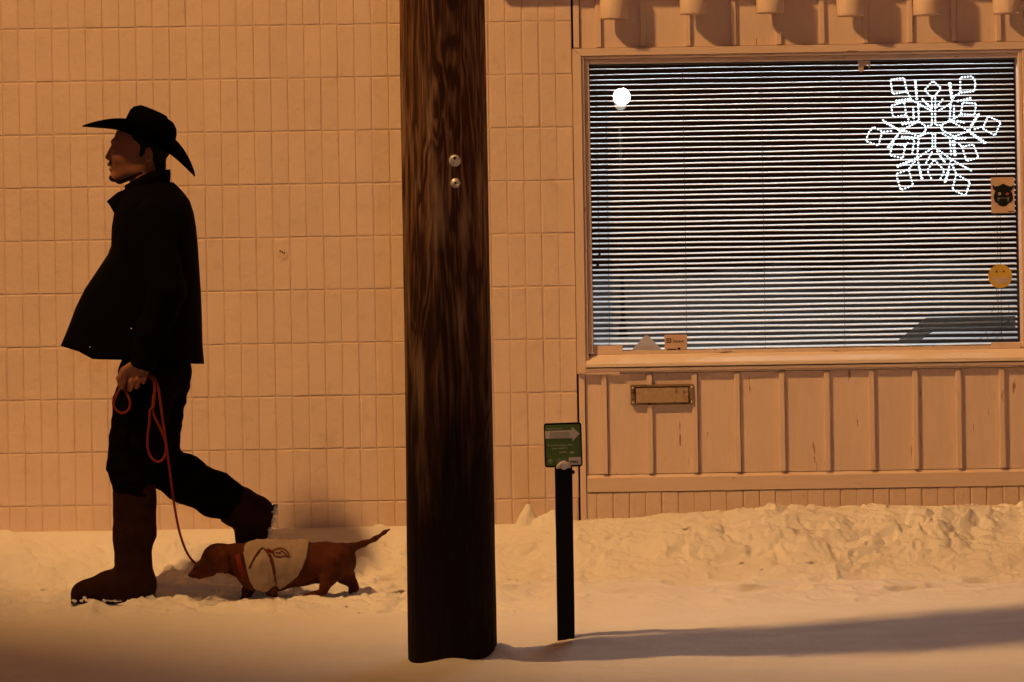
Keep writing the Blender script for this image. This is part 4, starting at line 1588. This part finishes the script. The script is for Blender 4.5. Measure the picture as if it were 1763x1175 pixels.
K = MAN_D / F        # metres per pixel at the man
base = (Q(235, 1035)[0], MAN_Y, ground(Q(235, 1035)[0], MAN_Y))
man = empty('person', base, 'person in black coat and cowboy hat walking left with a red leash', 'person')

FB = Field((Q(110, 0)[0], MAN_Y - 0.34, -0.03), (Q(500, 0)[0], MAN_Y + 0.34, Q(240, 170)[2]), 0.0045)
# head
FB.ell(Q(243, 246), (0.100, 0.076, 0.095), 0.01)
FB.ell(Q(219, 273), (0.062, 0.058, 0.080), 0.02)
for s in (-1, 1):
    FB.cone(Q(252, 284, s * 0.046), Q(206, 303, s * 0.016), 0.020, 0.020, 0.02)
    FB.ell(Q(206, 270, s * 0.042), (0.026, 0.016, 0.024), 0.015)
    FB.cone(Q(195.5, 244.5, s * 0.016), Q(203, 245, s * 0.045), 0.0105, 0.009, 0.010)
    FB.ell(Q(190, 274.5, s * 0.011), (0.010, 0.008, 0.007), 0.004)
    FB.ell(Q(196, 254, s * 0.032), (0.011, 0.016, 0.009), 0.006, 'cut')
    FB.ell(Q(200, 254, s * 0.031), (0.0125, 0.0125, 0.011), 0.002)
    FB.ell(Q(256, 268, s * 0.077), (0.016, 0.009, 0.032), 0.004)
    FB.ell(Q(254, 268, s * 0.087), (0.007, 0.006, 0.018), 0.003, 'cut')
FB.cone(Q(194.5, 252), Q(186, 271), 0.0075, 0.0105, 0.006)
FB.cone(Q(187.8, 283.5, -0.014), Q(187.8, 283.5, 0.014), 0.0075, 0.0075, 0.005)
FB.cone(Q(191.5, 292, -0.012), Q(191.5, 292, 0.012), 0.0080, 0.0080, 0.005)
FB.ell(Q(199, 305), (0.021, 0.026, 0.019), 0.012)
FB.cone(Q(248, 290), Q(262, 345), 0.055, 0.064, 0.02)
# trunk, arms and legs inside the clothes
FB.cone(Q(262, 372), Q(268, 480), 0.105, 0.110, 0.03, sy=1.45)
FB.cone(Q(268, 480), Q(270, 622), 0.100, 0.092, 0.03, sy=1.2)
FB.chain([Q(266, 372, -0.19), Q(286, 500, -0.235), Q(247, 610, -0.215)], [0.05, 0.04, 0.028], 0.02)
FB.chain([Q(266, 372, 0.19), Q(284, 500, 0.235), Q(235, 560, 0.17)], [0.05, 0.04, 0.03], 0.02)
FB.chain([Q(264, 640, -0.08), Q(236, 760, -0.08), Q(232, 900, -0.08), Q(231, 1000, -0.08)], [0.085, 0.062, 0.05, 0.04], 0.02)
FB.cone(Q(231, 1008, -0.08), Q(165, 1018, -0.08), 0.035, 0.025, 0.02)
FB.chain([Q(280, 645, 0.08), Q(270, 800, 0.09), Q(395, 868, 0.13), Q(436, 884, 0.14)], [0.085, 0.062, 0.045, 0.04], 0.02)
FB.cone(Q(440, 890, 0.14), Q(432, 955, 0.14), 0.034, 0.025, 0.02)
FB.ell(Q(245, 572, 0.14), (0.045, 0.03, 0.05), 0.02)
# near hand: a fist closed on the leash, knuckles towards the ground
hy = -0.215
FB.cone(Q(247, 610, hy), Q(236, 634, hy), 0.029, 0.032, 0.01, sy=0.75)
FB.cone(Q(222, 640, hy), Q(246, 638, hy), 0.026, 0.024, 0.012, sy=0.62)
for (kx, ky, l1, l2, r_) in ((214, 652, 17, 13, 0.0098), (226, 655, 18, 14, 0.0102), (238, 652, 16, 13, 0.0096), (249, 647, 12, 10, 0.0085)):
    FB.chain([Q(kx + 1, ky - 10, hy), Q(kx - 1, ky + 2, hy - 0.012), Q(kx - 3, ky + 2 + l1 * 0.75, hy + 0.004), Q(kx - 1, ky + l1 * 0.75, hy + 0.026), Q(kx + 2, ky - 2, hy + 0.032)],
             [r_ * 1.25, r_ * 1.1, r_, r_ * 0.92, r_ * 0.85], 0.003)
FB.chain([Q(230, 628, hy - 0.01), Q(213, 638, hy - 0.020), Q(205, 652, hy - 0.024), Q(208, 666, hy - 0.020)], [0.016, 0.0125, 0.0105, 0.009], 0.004)
FB.build('body', M_SKIN, man)

# hair at the back of the head, sideburn, brows, chin beard
FH = Field((Q(180, 0)[0], MAN_Y - 0.12, Q(240, 330)[2]), (Q(300, 0)[0], MAN_Y + 0.12, Q(240, 190)[2]), 0.004)
FH.ell(Q(254, 244), (0.094, 0.084, 0.086), 0.005)
FH.cone(Q(272, 255), Q(275, 292), 0.030, 0.022, 0.01, sy=1.9)
FH.ell(Q(222, 268), (0.068, 0.2, 0.062), 0.004, 'cut')
for s in (-1, 1):
    FH.cone(Q(246, 250, s * 0.066), Q(243, 268, s * 0.067), 0.012, 0.007, 0.006)
FH.rough(0.002, 0.012, 5).build('hair', M_HAIR, man)
FD = Field((Q(180, 0)[0], MAN_Y - 0.10, Q(240, 330)[2]), (Q(270, 0)[0], MAN_Y + 0.10, Q(240, 235)[2]), 0.003)
FD.ell(Q(198, 306.5), (0.0225, 0.025, 0.016), 0.004)
for s in (-1, 1):
    FD.cone(Q(206, 309, s * 0.018), Q(243, 297, s * 0.048), 0.0185, 0.012, 0.006)
FD.build('beard', M_STUBBLE, man)
FM = Field((Q(180, 0)[0], MAN_Y - 0.05, Q(240, 290)[2]), (Q(205, 0)[0], MAN_Y + 0.05, Q(240, 270)[2]), 0.003)
FM.cone(Q(190.5, 280.8, -0.018), Q(190.5, 280.8, 0.018), 0.0075, 0.0075, 0.002).build('moustache', M_STUBBLE, man)
for s in (-1, 1):
    FM = Field((Q(185, 0)[0], MAN_Y - 0.07, Q(240, 255)[2]), (Q(215, 0)[0], MAN_Y + 0.07, Q(240, 238)[2]), 0.003)
    FM.cone(Q(194.5, 246, s * 0.020), Q(203, 246.5, s * 0.046), 0.0068, 0.005, 0.003).build('eyebrow', M_STUBBLE, man)

# hat
hat_c = np.array(Q(251.5, 242))
fw = np.array(P(251.5 - 90.6, 242 - 41.7, MAN_D)) - hat_c
fw /= np.linalg.norm(fw)
upv = np.array(P(251.5 + 41.7, 242 - 90.6, MAN_D)) - hat_c
upv /= np.linalg.norm(upv)
lat = np.array([0, 1.0, 0])


def hp(a, b, h):
    return tuple(hat_c + fw * a + lat * b + upv * h)


hat = empty('hat', tuple(hat_c), parent=man)
seg = 64
HA, HB = 0.101, 0.084
v, f = [], []
prof = [(1.00, -0.004), (0.995, 0.018), (0.975, 0.05), (0.955, 0.078), (0.90, 0.096), (0.78, 0.106), (0.55, 0.108), (0.3, 0.106), (0.05, 0.105)]
for fr, h in prof:
    for k_ in range(seg):
        t = 2 * math.pi * k_ / seg
        ct, st = math.cos(t), math.sin(t)
        a_, b_ = HA * fr * ct, HB * fr * st * (1 - 0.12 * max(ct, 0) * (h / 0.1))
        hh_ = h
        if h > 0.07:
            hh_ += -0.020 * math.exp(-(b_ / 0.022) ** 2) * (h > 0.09) * (0.6 if fr > 0.85 else 1) * 0.9      # crease
            hh_ += 0.006 * (a_ / HA > -0.3) - 0.014 * max(0, -a_ / HA) ** 2 - 0.010 * max(0, a_ / HA - 0.5)
        v.append(hp(a_ + 0.004 * h / 0.1, b_, hh_))
n = len(prof)
for j in range(n - 1):
    for k_ in range(seg):
        k2 = (k_ + 1) % seg
        f.append((j * seg + k_, j * seg + k2, (j + 1) * seg + k2, (j + 1) * seg + k_))
f.append(tuple((n - 1) * seg + k_ for k_ in range(seg)))
mesh('crown', v, f, M_FELT, hat, smooth=True)
v, f = [], []
NB = 10
for lay in (0, 1):
    for j in range(NB + 1):
        t_ = j / NB
        for k_ in range(seg):
            t = 2 * math.pi * k_ / seg
            ct, st = math.cos(t), math.sin(t)
            wd = 0.104 + (0.030 * ct ** 4 if ct > 0 else 0.014 * ct ** 4)
            drop = math.tan(math.radians(21)) * (abs(ct) ** 1.6)
            rise = 0.055 * st ** 2 * t_ ** 1.7 + 0.02 * (st ** 2) * (abs(ct)) * t_ ** 2
            h = -wd * t_ * drop + rise - lay * 0.0035 * (1 - 0.4 * t_)
            curl = 1 - 0.22 * st ** 2 * t_ ** 2
            v.append(hp((HA - 0.002 + wd * t_) * ct, (HB - 0.002 + wd * t_ * curl) * st, h + 0.001))
M1 = (NB + 1) * seg
for j in range(NB):
    for k_ in range(seg):
        k2 = (k_ + 1) % seg
        f.append((j * seg + k_, (j + 1) * seg + k_, (j + 1) * seg + k2, j * seg + k2))
        f.append((M1 + j * seg + k_, M1 + j * seg + k2, M1 + (j + 1) * seg + k2, M1 + (j + 1) * seg + k_))
for k_ in range(seg):
    k2 = (k_ + 1) % seg
    f.append((NB * seg + k_, M1 + NB * seg + k_, M1 + NB * seg + k2, NB * seg + k2))
mesh('brim', v, f, M_FELT, hat, smooth=True)
v, f = [], []
for h in (0.0005, 0.022):
    for k_ in range(seg):
        t = 2 * math.pi * k_ / seg
        v.append(hp((HA + 0.0015) * math.cos(t), (HB + 0.0015) * math.sin(t), h + 0.002))
for k_ in range(seg):
    k2 = (k_ + 1) % seg
    f.append((k_, k2, seg + k2, seg + k_))
mesh('hat_band', v, f, M_BLACK, hat, smooth=True)

# coat: lofted shell, blown open at the front
coat = empty('coat', Q(250, 470), parent=man)
stn = [(316, 236, 296, .07, 1), (322, 226, 303, .085, 1), (328, 219, 309, .125, 1), (336, 213, 316, .165, 1), (348, 206, 324.5, .20, 1), (368, 199, 331, .225, 1), (392, 195, 335, .235, 1), (424, 194, 338, .24, 1), (440, 188, 339, .24, .95),
       (470, 168, 341, .24, .85), (500, 148, 343, .245, .75), (530, 133, 344.5, .25, .7), (570, 118, 346, .255, .62), (600, 107, 349, .26, .6)]
hem = lambda px_: float(np.interp(px_, [104, 137, 161, 208, 300, 333, 352], [596, 606, 619, 620, 622, 627, 627]))
seg = 72
v, f = [], []
sy_ = np.interp(np.linspace(0, 13, 53), range(14), [s[0] for s in stn])
for ir, pyv in enumerate(sy_):
    xf = float(np.interp(pyv, [s[0] for s in stn], [s[1] for s in stn]))
    xb = float(np.interp(pyv, [s[0] for s in stn], [s[2] for s in stn]))
    hwv = float(np.interp(pyv, [s[0] for s in stn], [s[3] for s in stn]))
    tp = float(np.interp(pyv, [s[0] for s in stn], [s[4] for s in stn]))
    xc_, ha_ = (xf + xb) / 2, (xb - xf) / 2
    drop = sstep(480, 600, pyv)
    for k_ in range(seg):
        t = 2 * math.pi * k_ / seg
        ct, st = math.cos(t), math.sin(t)
        ex = 2 / 2.4
        px_ = xc_ + ha_ * math.copysign(abs(ct) ** ex, ct)
        oy = hwv * math.copysign(abs(st) ** ex, st)
        fwd = (xb - px_) / (xb - xf)
        oy *= 1 - (1 - tp) * fwd ** 1.5
        fold = 0.006 * drop * math.sin(t * 9 + 1.3) * abs(st)
        py2 = pyv + drop * (hem(px_) - 600) * (1 if pyv > 560 else sstep(480, 600, pyv))
        v.append(Q(px_, py2, oy + fold))
nr = len(sy_)
for j in range(nr - 1):
    for k_ in range(seg):
        k2 = (k_ + 1) % seg
        f.append((j * seg + k_, j * seg + k2, (j + 1) * seg + k2, (j + 1) * seg + k_))
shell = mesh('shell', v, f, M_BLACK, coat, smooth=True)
md = shell.modifiers.new('thick', 'SOLIDIFY')
md.thickness = 0.006
md.offset = -1
# sleeves
for s in (-1, 1):
    FS = Field((Q(200, 0)[0], MAN_Y + (-0.36 if s < 0 else 0.08), Q(240, 650)[2]), (Q(340, 0)[0], MAN_Y + (-0.08 if s < 0 else 0.36), Q(240, 330)[2]), 0.007)
    if s < 0:
        FS.chain([Q(266, 374, -0.18), Q(288, 500, -0.235), Q(264, 572, -0.225), Q(246, 626, -0.212)], [0.072, 0.066, 0.058, 0.050], 0.02)
        FS.clip((-0.35, 0, -1), Q(240, 633, -0.2))
    else:
        FS.chain([Q(266, 374, 0.18), Q(286, 500, 0.225), Q(248, 562, 0.18)], [0.072, 0.064, 0.055], 0.02)
    FS.rough(0.004, 0.05, 4 + s).build('sleeve', M_BLACK, coat)
# collar standing round the neck, with its open tip in front
v, f = [], []
n1 = 33
for j, (dz, sp_) in enumerate(((0, 1.0), (10, 1.03), (22, 1.06), (34, 1.04))):
    for i in range(n1):
        t = math.radians(-205 + 410 * i / (n1 - 1)) * 0.86
        ct, st = math.cos(t), math.sin(t)
        px_ = 257 + 33 * sp_ * ct
        front = max(0, -ct)
        py_ = 330 - dz + 26 * front * 0.9 - 4 * max(ct, 0)
        v.append(Q(px_ - front * 6, py_, 0.075 * sp_ * st))
for j in range(3):
    for i in range(n1 - 1):
        a_ = j * n1 + i
        f.append((a_, a_ + 1, a_ + n1 + 1, a_ + n1))
co = mesh('collar', v, f, M_BLACK, coat, smooth=True)
md = co.modifiers.new('thick', 'SOLIDIFY')
md.thickness = 0.008
md.offset = 0
for s in (-1, 1):
    lv = [Q(228, 322, s * 0.055), Q(203, 333, s * 0.050), Q(185 + (6 if s > 0 else 0), 348, s * 0.046), Q(192, 358, s * 0.060), Q(199, 371, s * 0.075), Q(222, 352, s * 0.110), Q(240, 335, s * 0.10)]
    lo2 = mesh('lapel', lv, [(0, 1, 2, 3, 4, 5, 6)], M_BLACK, coat)
    md = lo2.modifiers.new('thick', 'SOLIDIFY')
    md.thickness = 0.010
    md.offset = 0
for u, v_ in ((155, 598), (226, 566)):
    yy = -0.16 if u < 200 else -0.285
    q = Q(u, v_, yy)
    MB().ball(q, 0.0024, s=(1, .6, 1)).build('button', M_METAL, coat)

# trousers
FT = Field((Q(170, 0)[0], MAN_Y - 0.26, Q(240, 950)[2]), (Q(440, 0)[0], MAN_Y + 0.30, Q(240, 590)[2]), 0.006)
FT.cone(Q(272, 610), Q(281, 640), 0.115, 0.103, 0.03, sy=1.3)
FT.chain([Q(258, 640, -0.08), Q(244, 700, -0.08), Q(234, 760, -0.08), Q(227, 800, -0.08), Q(231, 846, -0.08)], [0.112, 0.102, 0.094, 0.086, 0.074], 0.02)
FT.chain([Q(284, 645, 0.08), Q(268, 720, 0.085), Q(272, 800, 0.09), Q(318, 824, 0.11), Q(372, 853, 0.125), Q(398, 866, 0.13)], [0.098, 0.094, 0.080, 0.084, 0.083, 0.072], 0.02)
# torn knee cloth standing off
FT.cone(Q(196, 806, -0.08), Q(185, 808, -0.08), 0.012, 0.004, 0.008, sy=2.0)
FT.cone(Q(307, 786, 0.10), Q(312, 781, 0.10), 0.005, 0.003, 0.003)
FT.cone(Q(284, 838, 0.10), Q(262, 836, -0.02), 0.006, 0.004, 0.003)
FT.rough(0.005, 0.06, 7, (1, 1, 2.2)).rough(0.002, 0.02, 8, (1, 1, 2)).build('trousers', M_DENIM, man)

# boots
FK = Field((Q(105, 0)[0], MAN_Y - 0.20, Q(230, 1060)[2]), (Q(290, 0)[0], MAN_Y + 0.04, Q(230, 830)[2]), 0.0045)
by = -0.08
FK.chain([Q(232, 850, by), Q(231.5, 918, by), Q(229, 930, by), Q(230, 968, by), Q(233, 1000, by)], [0.0785, 0.0770, 0.070, 0.066, 0.070], 0.012, sy=0.92)
FK.chain([Q(232, 1012, by), Q(190, 1016, by), Q(150, 1021, by), Q(140, 1023, by)], [0.075, 0.066, 0.043, 0.036], 0.03, sy=0.82)
FK.clip((0.0, 0, -1), Q(200, 1030, by))
FK.cone(Q(232, 830, by), Q(232, 852, by), 0.066, 0.066, 0.004, op='cut')
boot = FK.rough(0.002, 0.035, 15).build('boot', M_BOOT, man)


def outline_sole(name, parent, pts3, thick):
    pass


q0, q1 = Q(122, 1030, by), Q(269, 1030, by)
so = MB()
pts = []
for k_ in range(40):
    t = 2 * math.pi * k_ / 40
    u = math.cos(t)
    px_ = 195.5 + 73.5 * math.copysign(abs(u) ** 0.8, u)
    wd = float(np.interp(px_, [120, 150, 185, 215, 240, 270], [0.040, 0.050, 0.046, 0.040, 0.042, 0.040]))
    pts.append((Q(px_, 1030, by)[0], MAN_Y + by + wd * math.copysign(abs(math.sin(t)) ** 0.8, math.sin(t))))
n = len(pts)
zt_, zb_ = Q(200, 1027, by)[2], Q(200, 1037.5, by)[2]
v = [(p[0], p[1], zb_) for p in pts] + [(p[0], p[1], zt_) for p in pts]
f = [tuple(range(n))[::-1], tuple(range(n, 2 * n))] + [(i, (i + 1) % n, n + (i + 1) % n, n + i) for i in range(n)]
mesh('sole', v, f, M_BOOT, boot)
sn_ = Field((Q(112, 0)[0], MAN_Y - 0.20, Q(230, 1060)[2]), (Q(285, 0)[0], MAN_Y + 0.04, Q(230, 1000)[2]), 0.0035)
rr_ = random.Random(8)
for k_ in range(46):
    u = rr_.uniform(126, 268) if k_ < 26 else rr_.uniform(225, 268)
    v_ = 1036 - abs(rr_.gauss(0, 3.0 if k_ < 26 else 5.0))
    r_ = rr_.uniform(0.003, 0.0075)
    wd = float(np.interp(u, [120, 150, 185, 215, 240, 270], [0.026, 0.050, 0.048, 0.042, 0.044, 0.030]))
    sn_.ell(Q(u, v_, by - wd), (r_ * rr_.uniform(1, 2.2), r_ * 0.7, r_ * rr_.uniform(0.5, 1)), 0.004)
sn_.rough(0.003, 0.009, 9).build('snow_crust', M_SNOW, boot, kind='stuff')

ry = 0.14
FR = Field((Q(360, 0)[0], MAN_Y + 0.02, Q(430, 1040)[2]), (Q(500, 0)[0], MAN_Y + 0.27, Q(430, 830)[2]), 0.0045)
FR.chain([Q(386, 860, ry - 0.01), Q(412, 874, ry), Q(434, 884, ry)], [0.077, 0.076, 0.072], 0.012, sy=0.92)
FR.chain([Q(440, 890, ry), Q(436, 922, ry), Q(431, 955, ry), Q(428, 970, ry)], [0.072, 0.062, 0.046, 0.036], 0.025, sy=0.82)
sa, sb = np.array(Q(475, 868, ry)), np.array(Q(446, 990, ry))
tv = (sb - sa) / np.linalg.norm(sb - sa)
nv = np.array([-tv[2], 0, tv[0]])
if nv[0] < 0:
    nv = -nv
FR.clip(nv, tuple(sa - nv * 0.006))
FR.cone(Q(360, 848, ry - 0.01), Q(372, 853, ry - 0.01), 0.060, 0.060, 0.004, op='cut')
rb = FR.rough(0.002, 0.035, 16).build('boot', M_BOOT, man)
v = []
for lay in (0, 1):
    for k_ in range(36):
        t = 2 * math.pi * k_ / 36
        u = 0.5 - 0.5 * math.copysign(abs(math.cos(t)) ** 0.8, math.cos(t))
        wd = float(np.interp(u, [0, 0.2, 0.45, 0.75, 1], [0.040, 0.043, 0.040, 0.049, 0.036]))
        p_ = sa + tv * (u * 0.265 + 0.002) - nv * (0.009 if lay else 0.0)
        v.append((p_[0], MAN_Y + ry + wd * math.sin(t), p_[2]))
n = 36
f = [tuple(range(n)), tuple(range(n, 2 * n))[::-1]] + [(i, n + i, n + (i + 1) % n, (i + 1) % n) for i in range(n)]
mesh('sole', v, f, M_BOOT, rb)
sn_ = Field((Q(410, 0)[0], MAN_Y + 0.05, Q(430, 1000)[2]), (Q(500, 0)[0], MAN_Y + 0.25, Q(430, 850)[2]), 0.0035)
rr_ = random.Random(5)
for k_ in range(26):
    u = rr_.uniform(0.02, 0.62)
    p_ = sa + tv * (u * 0.265) + nv * 0.003
    sn_.ell((p_[0], MAN_Y + ry + rr_.uniform(-0.045, 0.035), p_[2]), (rr_.uniform(.005, .012), rr_.uniform(.005, .012), rr_.uniform(.005, .014)), 0.004)
sn_.rough(0.003, 0.012, 10).build('snow_crust', M_SNOW, rb, kind='stuff')

# ------------------------------------------------------------------ the dachshund
DOGY = -0.015


def D(px, py, oy=0.0):
    return P(px, py, MAN_D + DOGY + oy)


dbase = (D(480, 1020)[0], MAN_Y + DOGY, ground(D(480, 1020)[0], MAN_Y + DOGY))
dog = empty('dog', dbase, 'brown dachshund in an off white shirt walking left on a leash', 'dog')


def dog_body(h, grow=0.0, only_trunk=False):
    g = grow
    FDg = Field((D(310, 0)[0], MAN_Y - 0.16, D(480, 1050)[2]), (D(690, 0)[0], MAN_Y + 0.13, D(480, 895)[2]), h)
    FDg.chain([D(441, 974), D(470, 976), D(520, 971), D(560, 968), D(582, 967)], [0.080 + g, 0.086 + g, 0.074 + g, 0.068 + g, 0.062 + g], 0.03, sy=0.82)
    FDg.ell(D(438, 988), (0.055 + g, 0.062 + g, 0.062 + g), 0.02)
    if only_trunk:
        # loose sleeve over the near shoulder
        for s in (-1, 1):
            FDg.cone(D(448, 975, s * 0.05), D(455, 1000, s * 0.058), 0.046 + g, 0.036 + g, 0.015)
        return FDg
    FDg.chain([D(432, 966), D(410, 964), D(388, 961)], [0.066, 0.056, 0.050], 0.02, sy=0.85)
    FDg.ell(D(373, 960), (0.052, 0.042, 0.050), 0.02)
    FDg.chain([D(360, 969), D(347, 980), D(334, 988.5)], [0.036, 0.026, 0.0165], 0.012, sy=0.85)
    FDg.cone(D(365, 984), D(343, 993), 0.018, 0.010, 0.010)
    for s in (-1, 1):
        FDg.ell(D(353, 966, s * 0.024), (0.010, 0.008, 0.006), 0.006)
        # floppy ear
        FDg.chain([D(378, 946, s * 0.036), D(386, 960, s * 0.050), D(388, 982, s * 0.050)], [0.014, 0.020, 0.014], 0.006, sy=0.55)
        # shoulder
        FDg.cone(D(446, 975, s * 0.042), D(444, 1003, s * 0.046), 0.040, 0.030, 0.02)
    # front legs: far one reaching forward, near one behind
    FDg.chain([D(438, 1000, 0.045), D(427, 1016, 0.045), D(422, 1032, 0.045)], [0.030, 0.020, 0.0165], 0.012)
    FDg.cone(D(421, 1034, 0.045), D(413, 1035, 0.045), 0.015, 0.011, 0.006)
    FDg.chain([D(456, 1000, -0.050), D(466, 1013, -0.052), D(471, 1026, -0.050)], [0.034, 0.024, 0.0165], 0.012)
    FDg.cone(D(470, 1031, -0.05), D(460, 1034, -0.05), 0.016, 0.011, 0.006)
    # near hind leg: thigh, knee forward, long foot flat on the snow
    FDg.chain([D(582, 968, -0.038), D(566, 995, -0.046)], [0.052, 0.030], 0.02)
    FDg.chain([D(566, 995, -0.046), D(559, 1010, -0.046), D(557, 1019, -0.046)], [0.028, 0.018, 0.014], 0.010)
    FDg.chain([D(557, 1019, -0.046), D(540, 1022, -0.046), D(522, 1026.5, -0.046)], [0.013, 0.009, 0.006], 0.006)
    # far hind leg pushing off behind, hock back
    FDg.chain([D(584, 966, 0.036), D(594, 990, 0.042), D(607, 1004, 0.042)], [0.052, 0.032, 0.018], 0.02)
    FDg.chain([D(607, 1004, 0.042), D(610, 1012, 0.042), D(606, 1020, 0.042)], [0.0185, 0.0165, 0.014], 0.008)
    # rump and tail
    FDg.ell(D(588, 966), (0.050, 0.050, 0.060), 0.02)
    FDg.chain([D(592, 948), D(606, 943), D(626, 936.5), D(646, 928), D(662, 916.5), D(670, 912)], [0.026, 0.016, 0.0105, 0.0085, 0.006, 0.004], 0.012)
    return FDg


FDG = dog_body(0.0038)
FDG.rough(0.0012, 0.02, 30).rough(0.0008, 0.008, 31)
FDG.build('body', M_DOG, dog)
nz_ = D(329, 990)
MB().ball(nz_, 0.0115, 2, s=(1, 1, 0.85)).build('nose', M_DOGDARK, dog, smooth=True)
for s in (-1, 1):
    MB().ball(D(354, 965.5, s * 0.031), 0.0068, 2).build('eye', M_DOGDARK, dog, smooth=True)
# shirt: cut from a slightly larger trunk
FSH = dog_body(0.0040, 0.0085, True)
FSH.cone(D(430, 944), D(446, 941), 0.020, 0.022, 0.015, sy=1.6)
nf = np.array(D(433, 1004)) - np.array(D(417, 945))
FSH.clip((-nf[2], 0, nf[0]) if -nf[2] < 0 else (nf[2], 0, -nf[0]), D(420, 950))
for pa, pb in (((533, 930), (530, 958)), ((530, 958), (514, 990)), ((514, 990), (480, 1018))):
    a_, b_ = np.array(D(*pa)), np.array(D(*pb))
    cdir = b_ - a_
    nn = np.array([-cdir[2], 0, cdir[0]])
    if nn[0] < 0:
        nn = -nn
    FSH.clip(nn, tuple(a_))
FSH.clip((0, 0, -1), D(470, 1013.5))
FSH.rough(0.0036, 0.030, 20, (1.7, 1, 0.45)).rough(0.0015, 0.012, 24, (1.5, 1, .6))
shirt = FSH.build('shirt', M_SHIRT, dog)


def ribbon(name, pts, w, mat_, parent, fld, lift=0.003):
    """strip following the near side of a body"""
    pts = catmull([(p[0], p[1], 0) for p in pts], 8)
    c3 = []
    for p in pts:
        q_ = D(p[0], p[1])
        y = fld.front(q_[0], q_[2])
        c3.append(Vector((q_[0], (y if y is not None else MAN_Y - 0.05) - lift, q_[2])))
    mbq = MB()
    v, f = [], []
    for i, p in enumerate(c3):
        t = (c3[min(i + 1, len(c3) - 1)] - c3[max(i - 1, 0)])
        sd = Vector((-t.z, 0, t.x)).normalized() * (w[i * (len(w) - 1) // max(1, len(c3) - 1)] if isinstance(w, list) else w) / 2
        for e in (-1, 1):
            for yo in (0, 0.0035):
                v.append(p + sd * e + Vector((0, yo, 0)))
    for i in range(len(c3) - 1):
        a4, b4 = i * 4, i * 4 + 4
        f += [(a4, a4 + 2, b4 + 2, b4), (a4, b4, b4 + 1, a4 + 1), (a4 + 2, a4 + 3, b4 + 3, b4 + 2)]
    f += [(0, 1, 3, 2), tuple(4 * (len(c3) - 1) + i for i in (0, 2, 3, 1))]
    return mbq.add(v, f).build(name, mat_, parent)


ribbon('seam', [(456, 941), (450, 945), (440, 960), (433, 975)], [0.009, 0.010, 0.007, 0.004], M_MAROON, shirt, FSH)
ribbon('seam', [(457, 942), (466, 952), (472, 965), (476, 985), (478, 1003)], [0.007, 0.013, 0.011, 0.006, 0.004], M_MAROON, shirt, FSH)
ribbon('print', [(462, 943.5), (468, 946), (473, 948)], 0.012, M_REDPRINT, shirt, FSH, 0.0045)
ribbon('print', [(473, 944.5), (481, 941.5), (490, 942), (498, 948), (500, 953), (492, 954), (483, 955), (474, 952.5), (473, 948)], 0.0035, M_REDPRINT, shirt, FSH, 0.0045)
ribbon('print', [(477, 948), (483, 949), (487, 945.5), (492, 949), (496, 950)], 0.0032, M_REDPRINT, shirt, FSH, 0.0045)
# collar
ring_ = []
for k_ in range(29):
    t = 2 * math.pi * k_ / 28
    ring_.append(tuple(np.array(D(417, 974)) + np.array([0.018, 0, -0.060]) * math.cos(t) + np.array([0, 0.053, 0]) * math.sin(t)))
v, f = [], []
for p in ring_[:-1]:
    pv_ = np.array(p) - np.array(D(417, 974))
    for dx_ in (-0.009, 0.009):
        for gr_ in (1.13, 1.19):
            v.append(np.array(D(417, 974)) + pv_ * gr_ + np.array([dx_, 0, dx_ * 0.3]))
n = 28
for i in range(n):
    j = (i + 1) % n
    for a4, b4 in ((0, 1), (1, 3), (3, 2), (2, 0)):
        f.append((i * 4 + a4, j * 4 + a4, j * 4 + b4, i * 4 + b4))
mesh('collar', v, f, M_REDPRINT, dog, smooth=False)

# leash
lz = hy
leash = empty('leash', Q(235, 650, hy), 'red rope leash looping from the hand down to the dog', 'leash')
pl_ = [(209, 664, lz + .012), (203, 676, lz - .004), (196.5, 690, lz - .012), (196, 700, lz - .014), (203, 709, lz - .014), (212, 711.5, lz - .014), (221, 706, lz - .014), (224, 694, lz - .012), (219, 679, lz - .004), (214, 668, lz + .012),
       (222, 660, lz + .020), (240, 654, lz + .018), (254, 648, lz + .006), (262, 652, lz - .008), (266, 664, lz - .016), (266, 682, lz - .018), (264, 700, lz - .02), (258, 708, lz - .02), (257, 730, lz - .02), (254, 755, lz - .02), (255, 775, lz - .02), (262, 790, lz - .02), (272, 795.5, lz - .02),
       (281, 790, lz - .02), (286, 775, lz - .018), (284, 758, lz - .016), (276, 738, lz - .015), (267, 720, lz - .014), (263, 705, lz - .012), (264, 685, lz - .010), (266, 668, lz - .006), (263, 655, lz + .002), (258, 648, lz + .012), (262, 648, lz + .006), (268, 656, lz - .004), (273, 672, lz - .01), (277, 700, lz - .012),
       (281, 730, lz - .01), (286, 765, lz - .005), (290, 795, lz + .01), (294, 825, lz + .03), (300, 870, lz + .09), (310, 920, lz + .16), (322, 952, lz + .20), (336, 970, lz + .235), (352, 976, lz + .262), (375, 985, lz + .270), (402, 980, lz + .262), (413, 976, lz + .255)]
MB().tube(catmull([Q(*p) for p in pl_], 7), 0.0046, 8).build('rope', M_LEASH, leash, smooth=True)
